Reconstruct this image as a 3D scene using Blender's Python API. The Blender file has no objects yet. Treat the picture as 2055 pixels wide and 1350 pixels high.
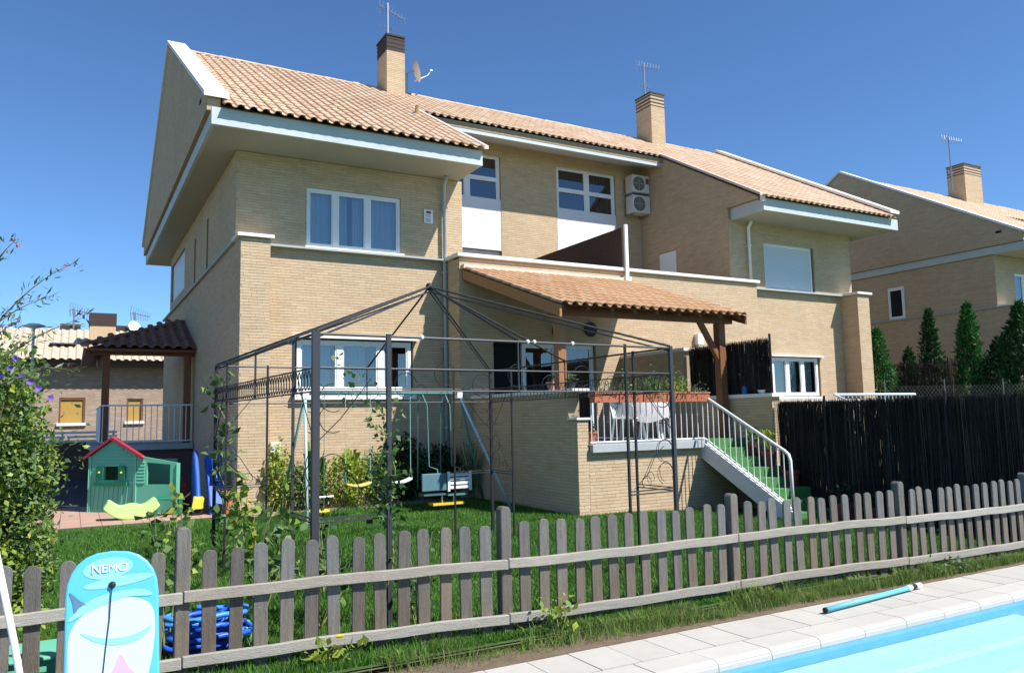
import bpy, math, random
import numpy as np
from mathutils import Vector, Matrix, Quaternion

S = bpy.context.scene
COL = S.collection
rnd = random.Random(7)
rng = np.random.default_rng(7)
R = math.radians

# ------------------------------------------------------------------ camera, sky, sun, exposure
yaw, pitch, roll = R(29.348), R(5.894), R(-1.161)
f0 = Vector((math.sin(yaw), math.cos(yaw), 0)); r0 = Vector((math.cos(yaw), -math.sin(yaw), 0)); up = Vector((0, 0, 1))
fw = f0*math.cos(pitch) + up*math.sin(pitch); u1 = -f0*math.sin(pitch) + up*math.cos(pitch)
rt = r0*math.cos(roll) + u1*math.sin(roll); uu = -r0*math.sin(roll) + u1*math.cos(roll)
cd = bpy.data.cameras.new('camera'); cam = bpy.data.objects.new('camera', cd); COL.objects.link(cam)
M = Matrix((rt, uu, -fw)).transposed().to_4x4(); M.translation = Vector((0, 0, 1.6))
cam.matrix_world = M
cd.sensor_width = 36; cd.lens = 1574.2/2055*36; cd.clip_start = .05; cd.clip_end = 2000
S.camera = cam

SUN_TO = Vector((.70, -1.0, 1.50)).normalized()      # towards the sun
world = bpy.data.worlds.new('World'); S.world = world; world.use_nodes = True
wn = world.node_tree; bg = wn.nodes['Background']
sky = wn.nodes.new('ShaderNodeTexSky'); sky.sky_type = 'NISHITA'; sky.sun_disc = False
sky.sun_elevation = math.asin(SUN_TO.z); sky.sun_rotation = math.atan2(SUN_TO.x, SUN_TO.y)
sky.altitude = 2500; sky.air_density = 1.0; sky.dust_density = .0; sky.ozone_density = 3.0
tint = wn.nodes.new('ShaderNodeMix'); tint.data_type = 'RGBA'; tint.blend_type = 'MULTIPLY'; tint.inputs[0].default_value = 1
tint.inputs[7].default_value = (.75, 1.01, 1.21, 1); wn.links.new(sky.outputs[0], tint.inputs[6])
wn.links.new(tint.outputs[2], bg.inputs[0]); bg.inputs[1].default_value = .095
sd = bpy.data.lights.new('sun', 'SUN'); sd.energy = 5.0; sd.angle = R(.53); sd.color = (1, .98, .95)
sun = bpy.data.objects.new('sun', sd); COL.objects.link(sun)
sun.rotation_euler = SUN_TO.to_track_quat('Z', 'Y').to_euler()
S.view_settings.view_transform = 'Standard'; S.view_settings.look = 'None'
S.view_settings.exposure = 0.66; S.view_settings.gamma = 1; S.view_settings.use_curve_mapping = False
S.cycles.max_bounces = 8; S.cycles.transparent_max_bounces = 24; S.cycles.caustics_reflective = False; S.cycles.caustics_refractive = False

# ------------------------------------------------------------------ materials
MATS = {}
def mat(name, col, rough=.8, var=.12, scale=6., bump=0., bscale=60., island=0., isl_cols=None, metal=0., spec=.35, trans=0., stretch=None, dirt=0.):
    """procedural material: base colour varied by noise, by piece (island / object) and by dirt, with fine relief"""
    m = bpy.data.materials.new(name); m.use_nodes = True; nt = m.node_tree; N = nt.nodes; L = nt.links
    b = N['Principled BSDF']; out = N['Material Output']
    b.inputs['Roughness'].default_value = rough; b.inputs['Metallic'].default_value = metal
    b.inputs['Specular IOR Level'].default_value = spec
    geo = N.new('ShaderNodeNewGeometry'); vec = geo.outputs['Position']
    if stretch:
        mp = N.new('ShaderNodeMapping'); mp.inputs['Scale'].default_value = stretch; L.new(vec, mp.inputs[0]); vec = mp.outputs[0]
    def mul(a, bb):
        x = N.new('ShaderNodeMix'); x.data_type = 'RGBA'; x.blend_type = 'MULTIPLY'; x.inputs[0].default_value = 1
        L.new(a, x.inputs[6]); L.new(bb, x.inputs[7]); return x.outputs[2]
    def val2col(o, lo, hi):
        mr = N.new('ShaderNodeMapRange'); mr.inputs[3].default_value = lo; mr.inputs[4].default_value = hi; L.new(o, mr.inputs[0])
        cc = N.new('ShaderNodeCombineColor')
        for i in range(3): L.new(mr.outputs[0], cc.inputs[i])
        return cc.outputs[0]
    if isl_cols or island:
        oi = N.new('ShaderNodeObjectInfo'); ad = N.new('ShaderNodeMath'); ad.operation = 'ADD'
        L.new(geo.outputs['Random Per Island'], ad.inputs[0]); L.new(oi.outputs['Random'], ad.inputs[1])
        fr = N.new('ShaderNodeMath'); fr.operation = 'FRACT'; L.new(ad.outputs[0], fr.inputs[0]); rv = fr.outputs[0]
    if isl_cols:
        cr = N.new('ShaderNodeValToRGB'); e = cr.color_ramp.elements; n = len(isl_cols)
        e[0].position = 0; e[0].color = (*isl_cols[0], 1); e[1].position = 1; e[1].color = (*isl_cols[-1], 1)
        for i in range(1, n-1):
            k = e.new(i/(n-1)); k.color = (*isl_cols[i], 1)
        L.new(rv, cr.inputs[0]); c = cr.outputs[0]
    else:
        rg = N.new('ShaderNodeRGB'); rg.outputs[0].default_value = (*col, 1); c = rg.outputs[0]
    if island: c = mul(c, val2col(rv, 1-island, 1+island*.6))
    nz = N.new('ShaderNodeTexNoise'); nz.inputs['Scale'].default_value = scale; nz.inputs['Detail'].default_value = 6; nz.inputs['Roughness'].default_value = .65
    L.new(vec, nz.inputs[0]); c = mul(c, val2col(nz.outputs[0], 1-var*1.6, 1+var*1.6))
    if dirt:
        n2 = N.new('ShaderNodeTexNoise'); n2.inputs['Scale'].default_value = .9; n2.inputs['Detail'].default_value = 8; n2.inputs['Roughness'].default_value = .7
        mp2 = N.new('ShaderNodeMapping'); mp2.inputs['Scale'].default_value = (1, 1, .45); L.new(geo.outputs['Position'], mp2.inputs[0]); L.new(mp2.outputs[0], n2.inputs[0])
        c = mul(c, val2col(n2.outputs[0], 1-dirt*2, 1+dirt*.9))
    L.new(c, b.inputs['Base Color'])
    if bump:
        nb = N.new('ShaderNodeTexNoise'); nb.inputs['Scale'].default_value = bscale; nb.inputs['Detail'].default_value = 4; L.new(vec, nb.inputs[0])
        bp = N.new('ShaderNodeBump'); bp.inputs['Strength'].default_value = bump; bp.inputs['Distance'].default_value = .01
        L.new(nb.outputs[0], bp.inputs['Height']); L.new(bp.outputs[0], b.inputs['Normal'])
    if trans:
        tr = N.new('ShaderNodeBsdfTranslucent'); L.new(c, tr.inputs[0]); mx = N.new('ShaderNodeMixShader'); mx.inputs[0].default_value = trans
        L.new(b.outputs[0], mx.inputs[1]); L.new(tr.outputs[0], mx.inputs[2]); L.new(mx.outputs[0], out.inputs[0])
    MATS[name] = m
    return m

B_COL = [(0.546, 0.395, 0.244), (0.58, 0.434, 0.278), (0.566, 0.414, 0.258), (0.59, 0.453, 0.297), (0.536, 0.38, 0.229), (0.57, 0.429, 0.263), (0.6, 0.449, 0.288), (0.546, 0.39, 0.244), (0.561, 0.419, 0.268), (0.507, 0.351, 0.21)]
brickM = mat('brick', (.5, .4, .28), .9, .07, 9, .25, 90, .06, B_COL, dirt=.09)
mortarM = mat('mortar', (.36, .265, .17), .95, .08, 20, .2, 120, dirt=.06)
tileM = mat('roof_tile', (.55, .37, .24), .85, .08, 14, .2, 70, .05, [(.57, .40, .26), (.60, .44, .30), (.55, .36, .23), (.60, .435, .29), (.62, .47, .33), (.57, .40, .265)], dirt=.10)
ptileM = mat('pergola_tile', (.60, .39, .22), .85, .08, 14, .2, 70, .08, [(.49, .28, .145), (.53, .33, .185), (.46, .255, .125), (.51, .33, .195)], dirt=.06)
btileM = mat('brown_tile', (.26, .125, .085), .8, .15, 14, .2, 70, .15, dirt=.1)
fasciaM = mat('fascia_paint', (.52, .57, .56), .7, .08, 5, .1, 40, dirt=.12)
soffitM = mat('soffit_paint', (.42, .42, .36), .8, .05, 2, .05, 40, dirt=.06)
whiteM = mat('white_paint', (.80, .80, .79), .45, .03, 5, dirt=.03)
copingM = mat('coping_white', (.80, .76, .72), .8, .05, 8, .1, 60, dirt=.05)
copingP = mat('coping_pink', (.70, .56, .46), .8, .06, 8, .1, 60, dirt=.06)
concM = mat('concrete', (.40, .43, .42), .85, .08, 6, .2, 60, dirt=.10)
stringM = mat('stair_concrete', (.74, .73, .72), .85, .07, 5, .15, 60, dirt=.08)
pvcM = mat('grey_pvc', (.42, .46, .47), .5, .03, 4)
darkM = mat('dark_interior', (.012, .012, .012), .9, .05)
blackM = mat('black_metal', (.018, .018, .020), .6, .12, 12, spec=.3)
postgM = mat('grey_metal', (.040, .040, .044), .5, .10, 12, spec=.35)
chimCapM = mat('chimney_dark', (.05, .035, .03), .8, .1)
woodM = mat('weathered_wood', (.22, .19, .165), .9, .38, 3.2, .7, 26, .14, [(.15, .132, .112), (.20, .18, .158), (.125, .105, .086), (.18, .152, .122), (.165, .155, .14), (.19, .14, .102)], stretch=(14, 14, 1.2))
def tint_by_height(m, z0, z1, low, high):  # warmer, browner tint towards the bottom, cooler towards the top
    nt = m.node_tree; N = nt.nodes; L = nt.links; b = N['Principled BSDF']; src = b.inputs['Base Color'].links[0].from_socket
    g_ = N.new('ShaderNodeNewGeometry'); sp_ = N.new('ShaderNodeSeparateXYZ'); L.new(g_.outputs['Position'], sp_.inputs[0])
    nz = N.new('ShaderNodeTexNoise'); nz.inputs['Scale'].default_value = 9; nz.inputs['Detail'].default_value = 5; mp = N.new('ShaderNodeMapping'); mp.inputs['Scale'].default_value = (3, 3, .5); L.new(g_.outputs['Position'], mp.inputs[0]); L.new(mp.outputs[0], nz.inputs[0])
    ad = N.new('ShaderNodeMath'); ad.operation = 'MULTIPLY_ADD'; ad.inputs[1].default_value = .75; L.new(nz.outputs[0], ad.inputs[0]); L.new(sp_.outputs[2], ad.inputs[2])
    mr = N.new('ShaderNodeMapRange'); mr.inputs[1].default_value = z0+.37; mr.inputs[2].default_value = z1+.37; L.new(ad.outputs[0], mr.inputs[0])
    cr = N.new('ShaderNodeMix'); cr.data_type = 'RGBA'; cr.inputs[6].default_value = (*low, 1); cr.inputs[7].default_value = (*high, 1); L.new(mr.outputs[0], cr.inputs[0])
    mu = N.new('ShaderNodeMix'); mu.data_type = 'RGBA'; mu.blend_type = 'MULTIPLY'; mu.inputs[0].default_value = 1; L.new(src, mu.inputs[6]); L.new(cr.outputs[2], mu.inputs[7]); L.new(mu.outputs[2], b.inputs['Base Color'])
tint_by_height(woodM, .15, .62, (1.0, .92, .83), (.96, 1.01, 1.05))
railwM = mat('weathered_rail', (.34, .32, .27), .9, .25, 3.2, .7, 26, .08, [(.34, .31, .26), (.40, .37, .31), (.31, .27, .215)], stretch=(1.4, 14, 14))
pergM = mat('stained_wood', (.19, .075, .030), .6, .25, 3, .3, 26, .15, stretch=(8, 8, 1.2))
pergO = mat('stained_wood_orange', (.34, .155, .060), .6, .22, 3, .3, 26, .12, stretch=(8, 8, 1.2))
heathM = mat('brushwood', (.03, .024, .02), .95, .3, 20, 0, 60, .5, [(.030, .024, .019), (.052, .040, .031), (.038, .030, .025), (.032, .026, .022), (.045, .036, .029), (.075, .056, .043), (.20, .165, .13)])
screenM = mat('brown_screen', (.055, .036, .03), .95, .25, 12, .3, 40, .35, [(.055, .036, .03), (.075, .05, .04), (.045, .03, .026)])
terraM = mat('terracotta', (.46, .15, .08), .8, .1, 12, .1, 60, .1)
carpetM = mat('green_carpet', (.07, .23, .06), .95, .14, 12, .6, 200, dirt=.12)
greenM = mat('swing_green', (.10, .24, .21), .4, .06, 5)
swhiteM = mat('white_plastic', (.78, .80, .78), .4, .04, 8)
yellowM = mat('yellow_plastic', (.75, .52, .04), .4, .05)
orangeM = mat('orange_clay', (.45, .16, .07), .7, .08)
mintM = mat('mint_plastic', (.14, .46, .30), .45, .05, 3, dirt=.05)
dgreenM = mat('dark_green_plastic', (.01, .17, .09), .45, .05)
redM = mat('red_plastic', (.40, .035, .05), .45, .06)
blueM = mat('blue_plastic', (.02, .10, .50), .4, .06)
limeM = mat('lime_plastic', (.50, .85, .25), .4, .04)
soilM = mat('soil', (.14, .10, .065), 1, .3, 12, .8, 30)
patioM = mat('patio_tile', (.42, .26, .19), .85, .08, 4, .1, 60, .08)
paverM = mat('paver', (.45, .42, .37), .9, .06, 7, .25, 120, .05, dirt=.09)
pcopM = mat('pool_coping', (.48, .45, .395), .85, .05, 7, .2, 120, .04, dirt=.07)
groundM = mat('dry_ground', (.11, .11, .055), 1, .2, .6)
lawnM = mat('lawn_soil', (.045, .085, .02), 1, .3, 3, .6, 30)
grassM = mat('grass_blades', (.06, .15, .02), .6, .34, 1.1, 0, 60, .3, [(.060, .17, .018), (.085, .22, .025), (.05, .15, .014), (.11, .24, .035), (.07, .19, .02)], trans=.35)
dryM = mat('dry_grass', (.3, .22, .1), .8, .2, 2, 0, 60, .3, [(.11, .23, .035), (.19, .28, .06), (.32, .26, .12), (.14, .26, .045), (.10, .21, .03), (.17, .28, .05)], trans=.3)
leafM = mat('leaf_green', (.07, .13, .03), .5, .15, 4, 0, 60, .25, [(.055, .125, .03), (.10, .19, .045), (.15, .24, .065), (.075, .15, .038), (.19, .27, .08)], trans=.35)
leafY = mat('leaf_yellow_green', (.2, .25, .03), .5, .15, 4, 0, 60, .2, [(.22, .32, .035), (.36, .42, .05), (.14, .25, .035), (.42, .44, .07), (.18, .30, .04)], trans=.35)
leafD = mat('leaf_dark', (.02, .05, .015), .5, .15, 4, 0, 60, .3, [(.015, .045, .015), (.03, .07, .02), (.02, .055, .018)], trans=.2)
leafG = mat('leaf_grey_green', (.12, .17, .10), .55, .1, 4, 0, 60, .2, [(.12, .17, .09), (.18, .24, .14), (.09, .14, .07), (.22, .26, .15)], trans=.3)
conM = mat('conifer_green', (.025, .07, .02), .7, .15, 4, 0, 60, .3, [(.02, .06, .018), (.035, .10, .025), (.03, .08, .02)], trans=.15)
conB = mat('conifer_bright', (.04, .15, .03), .7, .15, 4, 0, 60, .3, [(.04, .14, .03), (.06, .20, .04), (.03, .10, .025)], trans=.2)
barkM = mat('stem', (.12, .09, .05), .9, .2)
stemG = mat('stem_green', (.22, .24, .08), .7, .15)
purpM = mat('purple_flower', (.22, .14, .60), .6, .1, trans=.3)
pinkM = mat('bud_pink', (.22, .06, .08), .7, .1)
flowY = mat('yellow_flower', (.80, .60, .03), .6, .05, trans=.3)
curtW = mat('curtain_white', (.60, .66, .68), .9, .04, trans=.3)
curtD = mat('curtain_grey', (.16, .16, .17), .9, .08)
shutM = mat('shutter', (.60, .66, .72), .5, .02)
panelM = mat('white_panel', (.74, .72, .73), .6, .03, 5, dirt=.05)
ochreM = mat('ochre_shutter', (.42, .26, .06), .7, .1)
acM = mat('ac_casing', (.62, .60, .54), .5, .04)
steelM = mat('galvanised', (.30, .32, .34), .4, .1, metal=.6)
rowM = mat('row_brick', (.4, .3, .2), .9, .1, 7, .2, 60, .08, [(.42, .31, .23), (.36, .26, .19), (.45, .34, .26)], dirt=.1)
poolM = mat('pool_liner', (.54, .72, .82), .5, .03, 2)
tubeM = mat('light_blue_tube', (.14, .46, .56), .4, .05)
boardB = mat('board_cyan', (.10, .44, .62), .35, .03)
boardW = mat('board_white', (.50, .60, .64), .35, .03)
boardP = mat('board_pink', (.62, .36, .44), .35, .05)
boardD = mat('board_grey_blue', (.10, .18, .26), .35, .05)
boardL = mat('board_pale_blue', (.24, .52, .64), .35, .05)

def glass(name, tint, refl, tr):
    m = bpy.data.materials.new(name); m.use_nodes = True; N = m.node_tree.nodes; L = m.node_tree.links
    for n in list(N):
        if n.type != 'OUTPUT_MATERIAL': N.remove(n)
    out = [n for n in N if n.type == 'OUTPUT_MATERIAL'][0]
    t = N.new('ShaderNodeBsdfTransparent'); t.inputs[0].default_value = (*tint, 1)
    g = N.new('ShaderNodeBsdfGlossy'); g.inputs['Roughness'].default_value = .01
    fr = N.new('ShaderNodeFresnel'); fr.inputs[0].default_value = 1.5
    ad = N.new('ShaderNodeMath'); ad.operation = 'ADD'; ad.inputs[1].default_value = refl; ad.use_clamp = True
    L.new(fr.outputs[0], ad.inputs[0]); mx = N.new('ShaderNodeMixShader'); L.new(ad.outputs[0], mx.inputs[0])
    L.new(t.outputs[0], mx.inputs[1]); L.new(g.outputs[0], mx.inputs[2]); L.new(mx.outputs[0], out.inputs[0])
    return m
glassM = glass('window_glass', (.78, .88, .90), .16, 1)
glassDark = glass('window_glass_dark', (.35, .42, .45), .12, 1)

def water_mat():
    m = bpy.data.materials.new('pool_water'); m.use_nodes = True; N = m.node_tree.nodes; L = m.node_tree.links
    for n in list(N):
        if n.type != 'OUTPUT_MATERIAL': N.remove(n)
    out = [n for n in N if n.type == 'OUTPUT_MATERIAL'][0]
    t = N.new('ShaderNodeBsdfTransparent'); t.inputs[0].default_value = (.78, .97, 1.0, 1)
    g = N.new('ShaderNodeBsdfGlossy'); g.inputs['Roughness'].default_value = .03
    fr = N.new('ShaderNodeFresnel'); fr.inputs[0].default_value = 1.33
    nz = N.new('ShaderNodeTexNoise'); nz.inputs['Scale'].default_value = 4.5; nz.inputs['Detail'].default_value = 3
    geo = N.new('ShaderNodeNewGeometry'); L.new(geo.outputs['Position'], nz.inputs[0])
    bp = N.new('ShaderNodeBump'); bp.inputs['Strength'].default_value = .5; bp.inputs['Distance'].default_value = .03
    L.new(nz.outputs[0], bp.inputs['Height']); L.new(bp.outputs[0], g.inputs['Normal']); L.new(bp.outputs[0], fr.inputs['Normal'])
    ml = N.new('ShaderNodeMath'); ml.operation = 'MULTIPLY'; ml.inputs[1].default_value = .55; L.new(fr.outputs[0], ml.inputs[0])
    mx = N.new('ShaderNodeMixShader'); L.new(ml.outputs[0], mx.inputs[0]); L.new(t.outputs[0], mx.inputs[1]); L.new(g.outputs[0], mx.inputs[2]); L.new(mx.outputs[0], out.inputs[0])
    return m
waterM = water_mat()

# ------------------------------------------------------------------ builders
BASE = {}
def thing(name, label, cat, loc=(0, 0, 0), group=None, kind=None):
    o = bpy.data.objects.new(name, None); COL.objects.link(o); o.location = loc; o.empty_display_size = .1
    BASE[o.name] = Vector(loc); tag(o, label, cat, group, kind); return o
def tag(o, label=None, cat=None, group=None, kind=None):
    if label: o['label'] = label
    if cat: o['category'] = cat
    if group: o['group'] = group
    if kind: o['kind'] = kind
    return o
def link(name, me, m, parent=None, loc=None, rot=None):
    """an object that may share mesh data; loc is in world space"""
    o = bpy.data.objects.new(name, me); COL.objects.link(o)
    if m is not None and not me.materials: me.materials.append(m)
    b = Vector((0, 0, 0))
    if parent is not None: o.parent = parent; b = BASE[parent.name]
    o.location = (Vector(loc) - b) if loc is not None else -b*0
    if rot is not None: o.rotation_euler = rot
    BASE[o.name] = b
    return o
class MB:
    def __init__(s): s.v = []; s.f = []
    def add(s, vs, fs):
        n = len(s.v); s.v += [tuple(p) for p in vs]; s.f += [tuple(i+n for i in q) for q in fs]; return s
    def box(s, x0, x1, y0, y1, z0, z1):
        return s.add([(x0, y0, z0), (x1, y0, z0), (x1, y1, z0), (x0, y1, z0), (x0, y0, z1), (x1, y0, z1), (x1, y1, z1), (x0, y1, z1)],
                     [(0, 3, 2, 1), (4, 5, 6, 7), (0, 1, 5, 4), (1, 2, 6, 5), (2, 3, 7, 6), (3, 0, 4, 7)])
    def beam(s, p, q, w, h, upv=(0, 0, 1)):
        p = Vector(p); q = Vector(q); d = (q-p).normalized(); a = d.cross(Vector(upv))
        if a.length < 1e-3: a = d.cross(Vector((0, 1, 0)))
        a.normalize(); b = a.cross(d).normalized(); a = a*w/2; b = b*h/2
        return s.add([p-a-b, p+a-b, p+a+b, p-a+b, q-a-b, q+a-b, q+a+b, q-a+b],
                     [(0, 1, 2, 3), (4, 7, 6, 5), (0, 4, 5, 1), (1, 5, 6, 2), (2, 6, 7, 3), (3, 7, 4, 0)])
    def tube(s, pts, r, n=6, cap=True):
        pts = [Vector(p) for p in pts]; k = len(pts); rr = r if isinstance(r, (list, tuple)) else [r]*k
        vs = []; prev = None
        for i, p in enumerate(pts):
            d = (pts[min(i+1, k-1)]-pts[max(i-1, 0)])
            d = d.normalized() if d.length > 1e-9 else Vector((0, 0, 1))
            a = d.cross(Vector((0, 0, 1)) if abs(d.z) < .9 else Vector((0, 1, 0))).normalized() if prev is None else (prev - d*prev.dot(d)).normalized()
            prev = a; b = d.cross(a)
            for j in range(n):
                t = 2*math.pi*j/n; vs.append(p + (a*math.cos(t)+b*math.sin(t))*rr[i])
        fs = []
        for i in range(k-1):
            for j in range(n):
                fs.append((i*n+j, i*n+(j+1) % n, (i+1)*n+(j+1) % n, (i+1)*n+j))
        if cap: fs.append(tuple(range(n-1, -1, -1))); fs.append(tuple((k-1)*n+j for j in range(n)))
        return s.add(vs, fs)
    def prism(s, poly, axis, a, b):
        """poly is a list of 2D points in the plane normal to axis (x: (y,z); y: (x,z); z: (x,y))"""
        def P(p, t): return (t, p[0], p[1]) if axis == 'x' else ((p[0], t, p[1]) if axis == 'y' else (p[0], p[1], t))
        n = len(poly)
        return s.add([P(p, a) for p in poly]+[P(p, b) for p in poly],
                     [tuple(range(n)), tuple(range(2*n-1, n-1, -1))]+[(i, n+i, n+(i+1) % n, (i+1) % n) for i in range(n)])
    def lathe(s, c, prof, n=14):
        vs = []; k = len(prof)
        for r_, z in prof:
            for j in range(n):
                t = 2*math.pi*j/n; vs.append((c[0]+r_*math.cos(t), c[1]+r_*math.sin(t), c[2]+z))
        fs = [(i*n+j, i*n+(j+1) % n, (i+1)*n+(j+1) % n, (i+1)*n+j) for i in range(k-1) for j in range(n)]
        return s.add(vs, fs)
    def ball(s, c, r, n=8):
        pr = [(max(r*math.sin(math.pi*i/n), 1e-4), -r*math.cos(math.pi*i/n)) for i in range(n+1)]
        return s.lathe(c, pr, n)
    def mesh(s, name, L=None):
        L = L or Vector((0, 0, 0)); me = bpy.data.meshes.new(name)
        me.from_pydata([(x-L[0], y-L[1], z-L[2]) for x, y, z in s.v], [], s.f)
        return me
    def build(s, name, m, parent=None, smooth=False, bevel=0, kind=None, recalc=True):
        L = BASE[parent.name] if parent is not None else None
        me = s.mesh(name, L)
        if recalc:
            import bmesh
            bm = bmesh.new(); bm.from_mesh(me); bmesh.ops.recalc_face_normals(bm, faces=bm.faces); bm.to_mesh(me); bm.free()
        if smooth: me.polygons.foreach_set('use_smooth', [True]*len(me.polygons))
        o = link(name, me, m, parent)
        if bevel:
            bv = o.modifiers.new('bevel', 'BEVEL'); bv.width = bevel; bv.segments = 2; bv.limit_method = 'ANGLE'
        if kind: o['kind'] = kind
        return o

def np_mesh(name, verts, fsize, m, parent=None, kind=None, smooth=False):
    """verts (F, k, 3) independent polygons of k corners"""
    F, k, _ = verts.shape; L = BASE[parent.name] if parent is not None else Vector((0, 0, 0))
    me = bpy.data.meshes.new(name); me.vertices.add(F*k)
    me.vertices.foreach_set('co', (verts.reshape(-1, 3)-np.array(L)).astype(np.float32).ravel())
    me.loops.add(F*k); me.loops.foreach_set('vertex_index', np.arange(F*k, dtype=np.int32))
    me.polygons.add(F); me.polygons.foreach_set('loop_start', (np.arange(F)*k).astype(np.int32)); me.polygons.foreach_set('loop_total', np.full(F, k, np.int32))
    me.update(); me.validate()
    o = link(name, me, m, parent)
    if kind: o['kind'] = kind
    return o
def leaves(name, pts, size, m, parent=None, droop=.3, width=.55, kind=None, out=None):
    """one pointed folded leaf at each point"""
    pts = np.asarray(pts, float); n = len(pts)
    d = rng.normal(size=(n, 3)); d[:, 2] -= droop
    if out is not None: d += out*1.2
    d /= np.linalg.norm(d, axis=1)[:, None]+1e-9
    s = np.cross(d, rng.normal(size=(n, 3))+np.array([0, 0, 1.5])); s /= np.linalg.norm(s, axis=1)[:, None]+1e-9
    nn = np.cross(d, s); ln = size*rng.uniform(.6, 1.3, n)[:, None]; w = ln*width/2
    q = np.stack([pts, pts+d*ln*.45+s*w+nn*w*.35, pts+d*ln, pts+d*ln*.45-s*w+nn*w*.35], 1)
    return np_mesh(name, q, 4, m, parent, kind)
def blob(c, r, n, shell=.55, seed_bumps=5):
    """points filling an uneven crown, denser near the surface"""
    c = np.array(c, float); r = np.array(r, float)
    d = rng.normal(size=(n, 3)); d /= np.linalg.norm(d, axis=1)[:, None]
    bd = rng.normal(size=(seed_bumps, 3)); bd /= np.linalg.norm(bd, axis=1)[:, None]
    k = 1+.22*np.max(np.clip(d@bd.T, 0, 1)**4, axis=1)-.12
    rad = (shell+(1-shell)*rng.random(n)**.6)*k
    return c+d*rad[:, None]*r

# ------------------------------------------------------------------ brickwork
CR, BL = .054, .25
def box_mesh(name, sx, sy, sz):
    return MB().box(0, sx, 0, sy, 0, sz).mesh(name)
BRICK_ME = box_mesh('brick', BL-.004, .012, CR-.007); BRICK_ME.materials.append(brickM)
BRICK_MX = box_mesh('brick_side', .012, BL-.004, CR-.007); BRICK_MX.materials.append(brickM)
def in_holes(u0, u1, zc, holes):
    segs = [(u0, u1)]
    for a, b, c, d in holes:
        if c < zc < d:
            ns = []
            for s0, s1 in segs:
                if b <= s0 or a >= s1: ns.append((s0, s1)); continue
                if a > s0: ns.append((s0, a))
                if b < s1: ns.append((b, s1))
            segs = ns
    return segs
def brick_list(u0, u1, z0, z1, holes=(), span=None):
    out = []; nrow = int((z1-z0)/CR+.5)
    for i in range(nrow):
        z = z0+i*CR; zc = z+CR/2
        if zc > z1: break
        ua, ub = (u0, u1) if span is None else span(zc)
        if ub-ua < .05: continue
        for a, b in in_holes(ua, ub, zc, holes):
            off = (i % 2)*BL/2 + (i*37 % 5)*.012
            k = math.floor((a-off)/BL); u = off+k*BL
            while u < b:
                x0, x1 = max(u, a), min(u+BL, b)
                if x1-x0 > .03: out.append((x0, x1, z))
                u += BL
    return out
BR_Y = []      # (x0, x1, z, y, facing) collected per building: faces of walls looking to -Y
def bricks_mesh(lists, parent, m=None):
    """lists: (bricks, plane, where) plane 'y' looks to -Y at y=where, 'x' looks to -X at x=where; joined real bricks"""
    V = []
    for bl, pl, w in lists:
        if not bl: continue
        a = np.array(bl); j = rng.uniform(-.0009, .0012, len(a)); g = .0018
        u0 = a[:, 0]+g; u1 = a[:, 1]-g; z0 = a[:, 2]+.0036; z1 = a[:, 2]+CR-.0036; p = w-.0030-j*.8; q = np.full(len(a), w)
        def mk(u, pp, z): return np.stack([u, pp, z], 1) if pl == 'y' else np.stack([pp, u, z], 1)
        f = [mk(u0, p, z0), mk(u1, p, z0), mk(u1, p, z1), mk(u0, p, z1)]; bk = [mk(u0, q, z0), mk(u1, q, z0), mk(u1, q, z1), mk(u0, q, z1)]
        V.append(np.stack(f+bk, 1))
    V = np.concatenate(V); n = len(V); L = BASE[parent.name]
    me = bpy.data.meshes.new('brickwork'); me.vertices.add(n*8); me.vertices.foreach_set('co', (V.reshape(-1, 3)-np.array(L)).astype(np.float32).ravel())
    F = np.array([(0, 1, 2, 3), (0, 4, 5, 1), (1, 5, 6, 2), (2, 6, 7, 3), (3, 7, 4, 0)])
    idx = (F[None]+np.arange(n)[:, None, None]*8).reshape(-1)
    me.loops.add(len(idx)); me.loops.foreach_set('vertex_index', idx.astype(np.int32)); nf = n*5
    me.polygons.add(nf); me.polygons.foreach_set('loop_start', (np.arange(nf)*4).astype(np.int32)); me.polygons.foreach_set('loop_total', np.full(nf, 4, np.int32))
    me.update(); me.shade_flat(); o = link('brickwork', me, m or brickM, parent); o['kind'] = 'stuff'; return o
def bricks_split(lists, parent, eye=(0, 0, 1.6), limit=300):
    """the bricks that show largest become objects, the rest one joined part"""
    allb = [(b, pl, w) for bl, pl, w in lists for b in bl]
    def d(t):
        b, pl, w = t; u = (b[0]+b[1])/2; p = (u, w, b[2]) if pl == 'y' else (w, u, b[2])
        fac = abs(p[1]) if pl == 'y' else abs(p[0]-eye[0])
        r = math.dist(p, eye); return -(b[1]-b[0])*fac/r**3
    allb.sort(key=d)
    for (b, pl, w) in allb[:limit]:
        me = BRICK_ME if pl == 'y' else BRICK_MX; ln = (b[1]-b[0]-.004)/(BL-.004)
        loc = (b[0]+.002, w-.0045-rnd.uniform(-.001,.001), b[2]+.0035) if pl == 'y' else (w-.0045-rnd.uniform(-.001,.001), b[0]+.002, b[2]+.0035)
        o = link('brick', me, None, parent, loc); o.scale = (ln, 1, 1) if pl == 'y' else (1, ln, 1)
    rest = {}
    for b, pl, w in allb[limit:]: rest.setdefault((pl, w), []).append(b)
    if rest: bricks_mesh([(v, k[0], k[1]) for k, v in rest.items()], parent)
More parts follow.
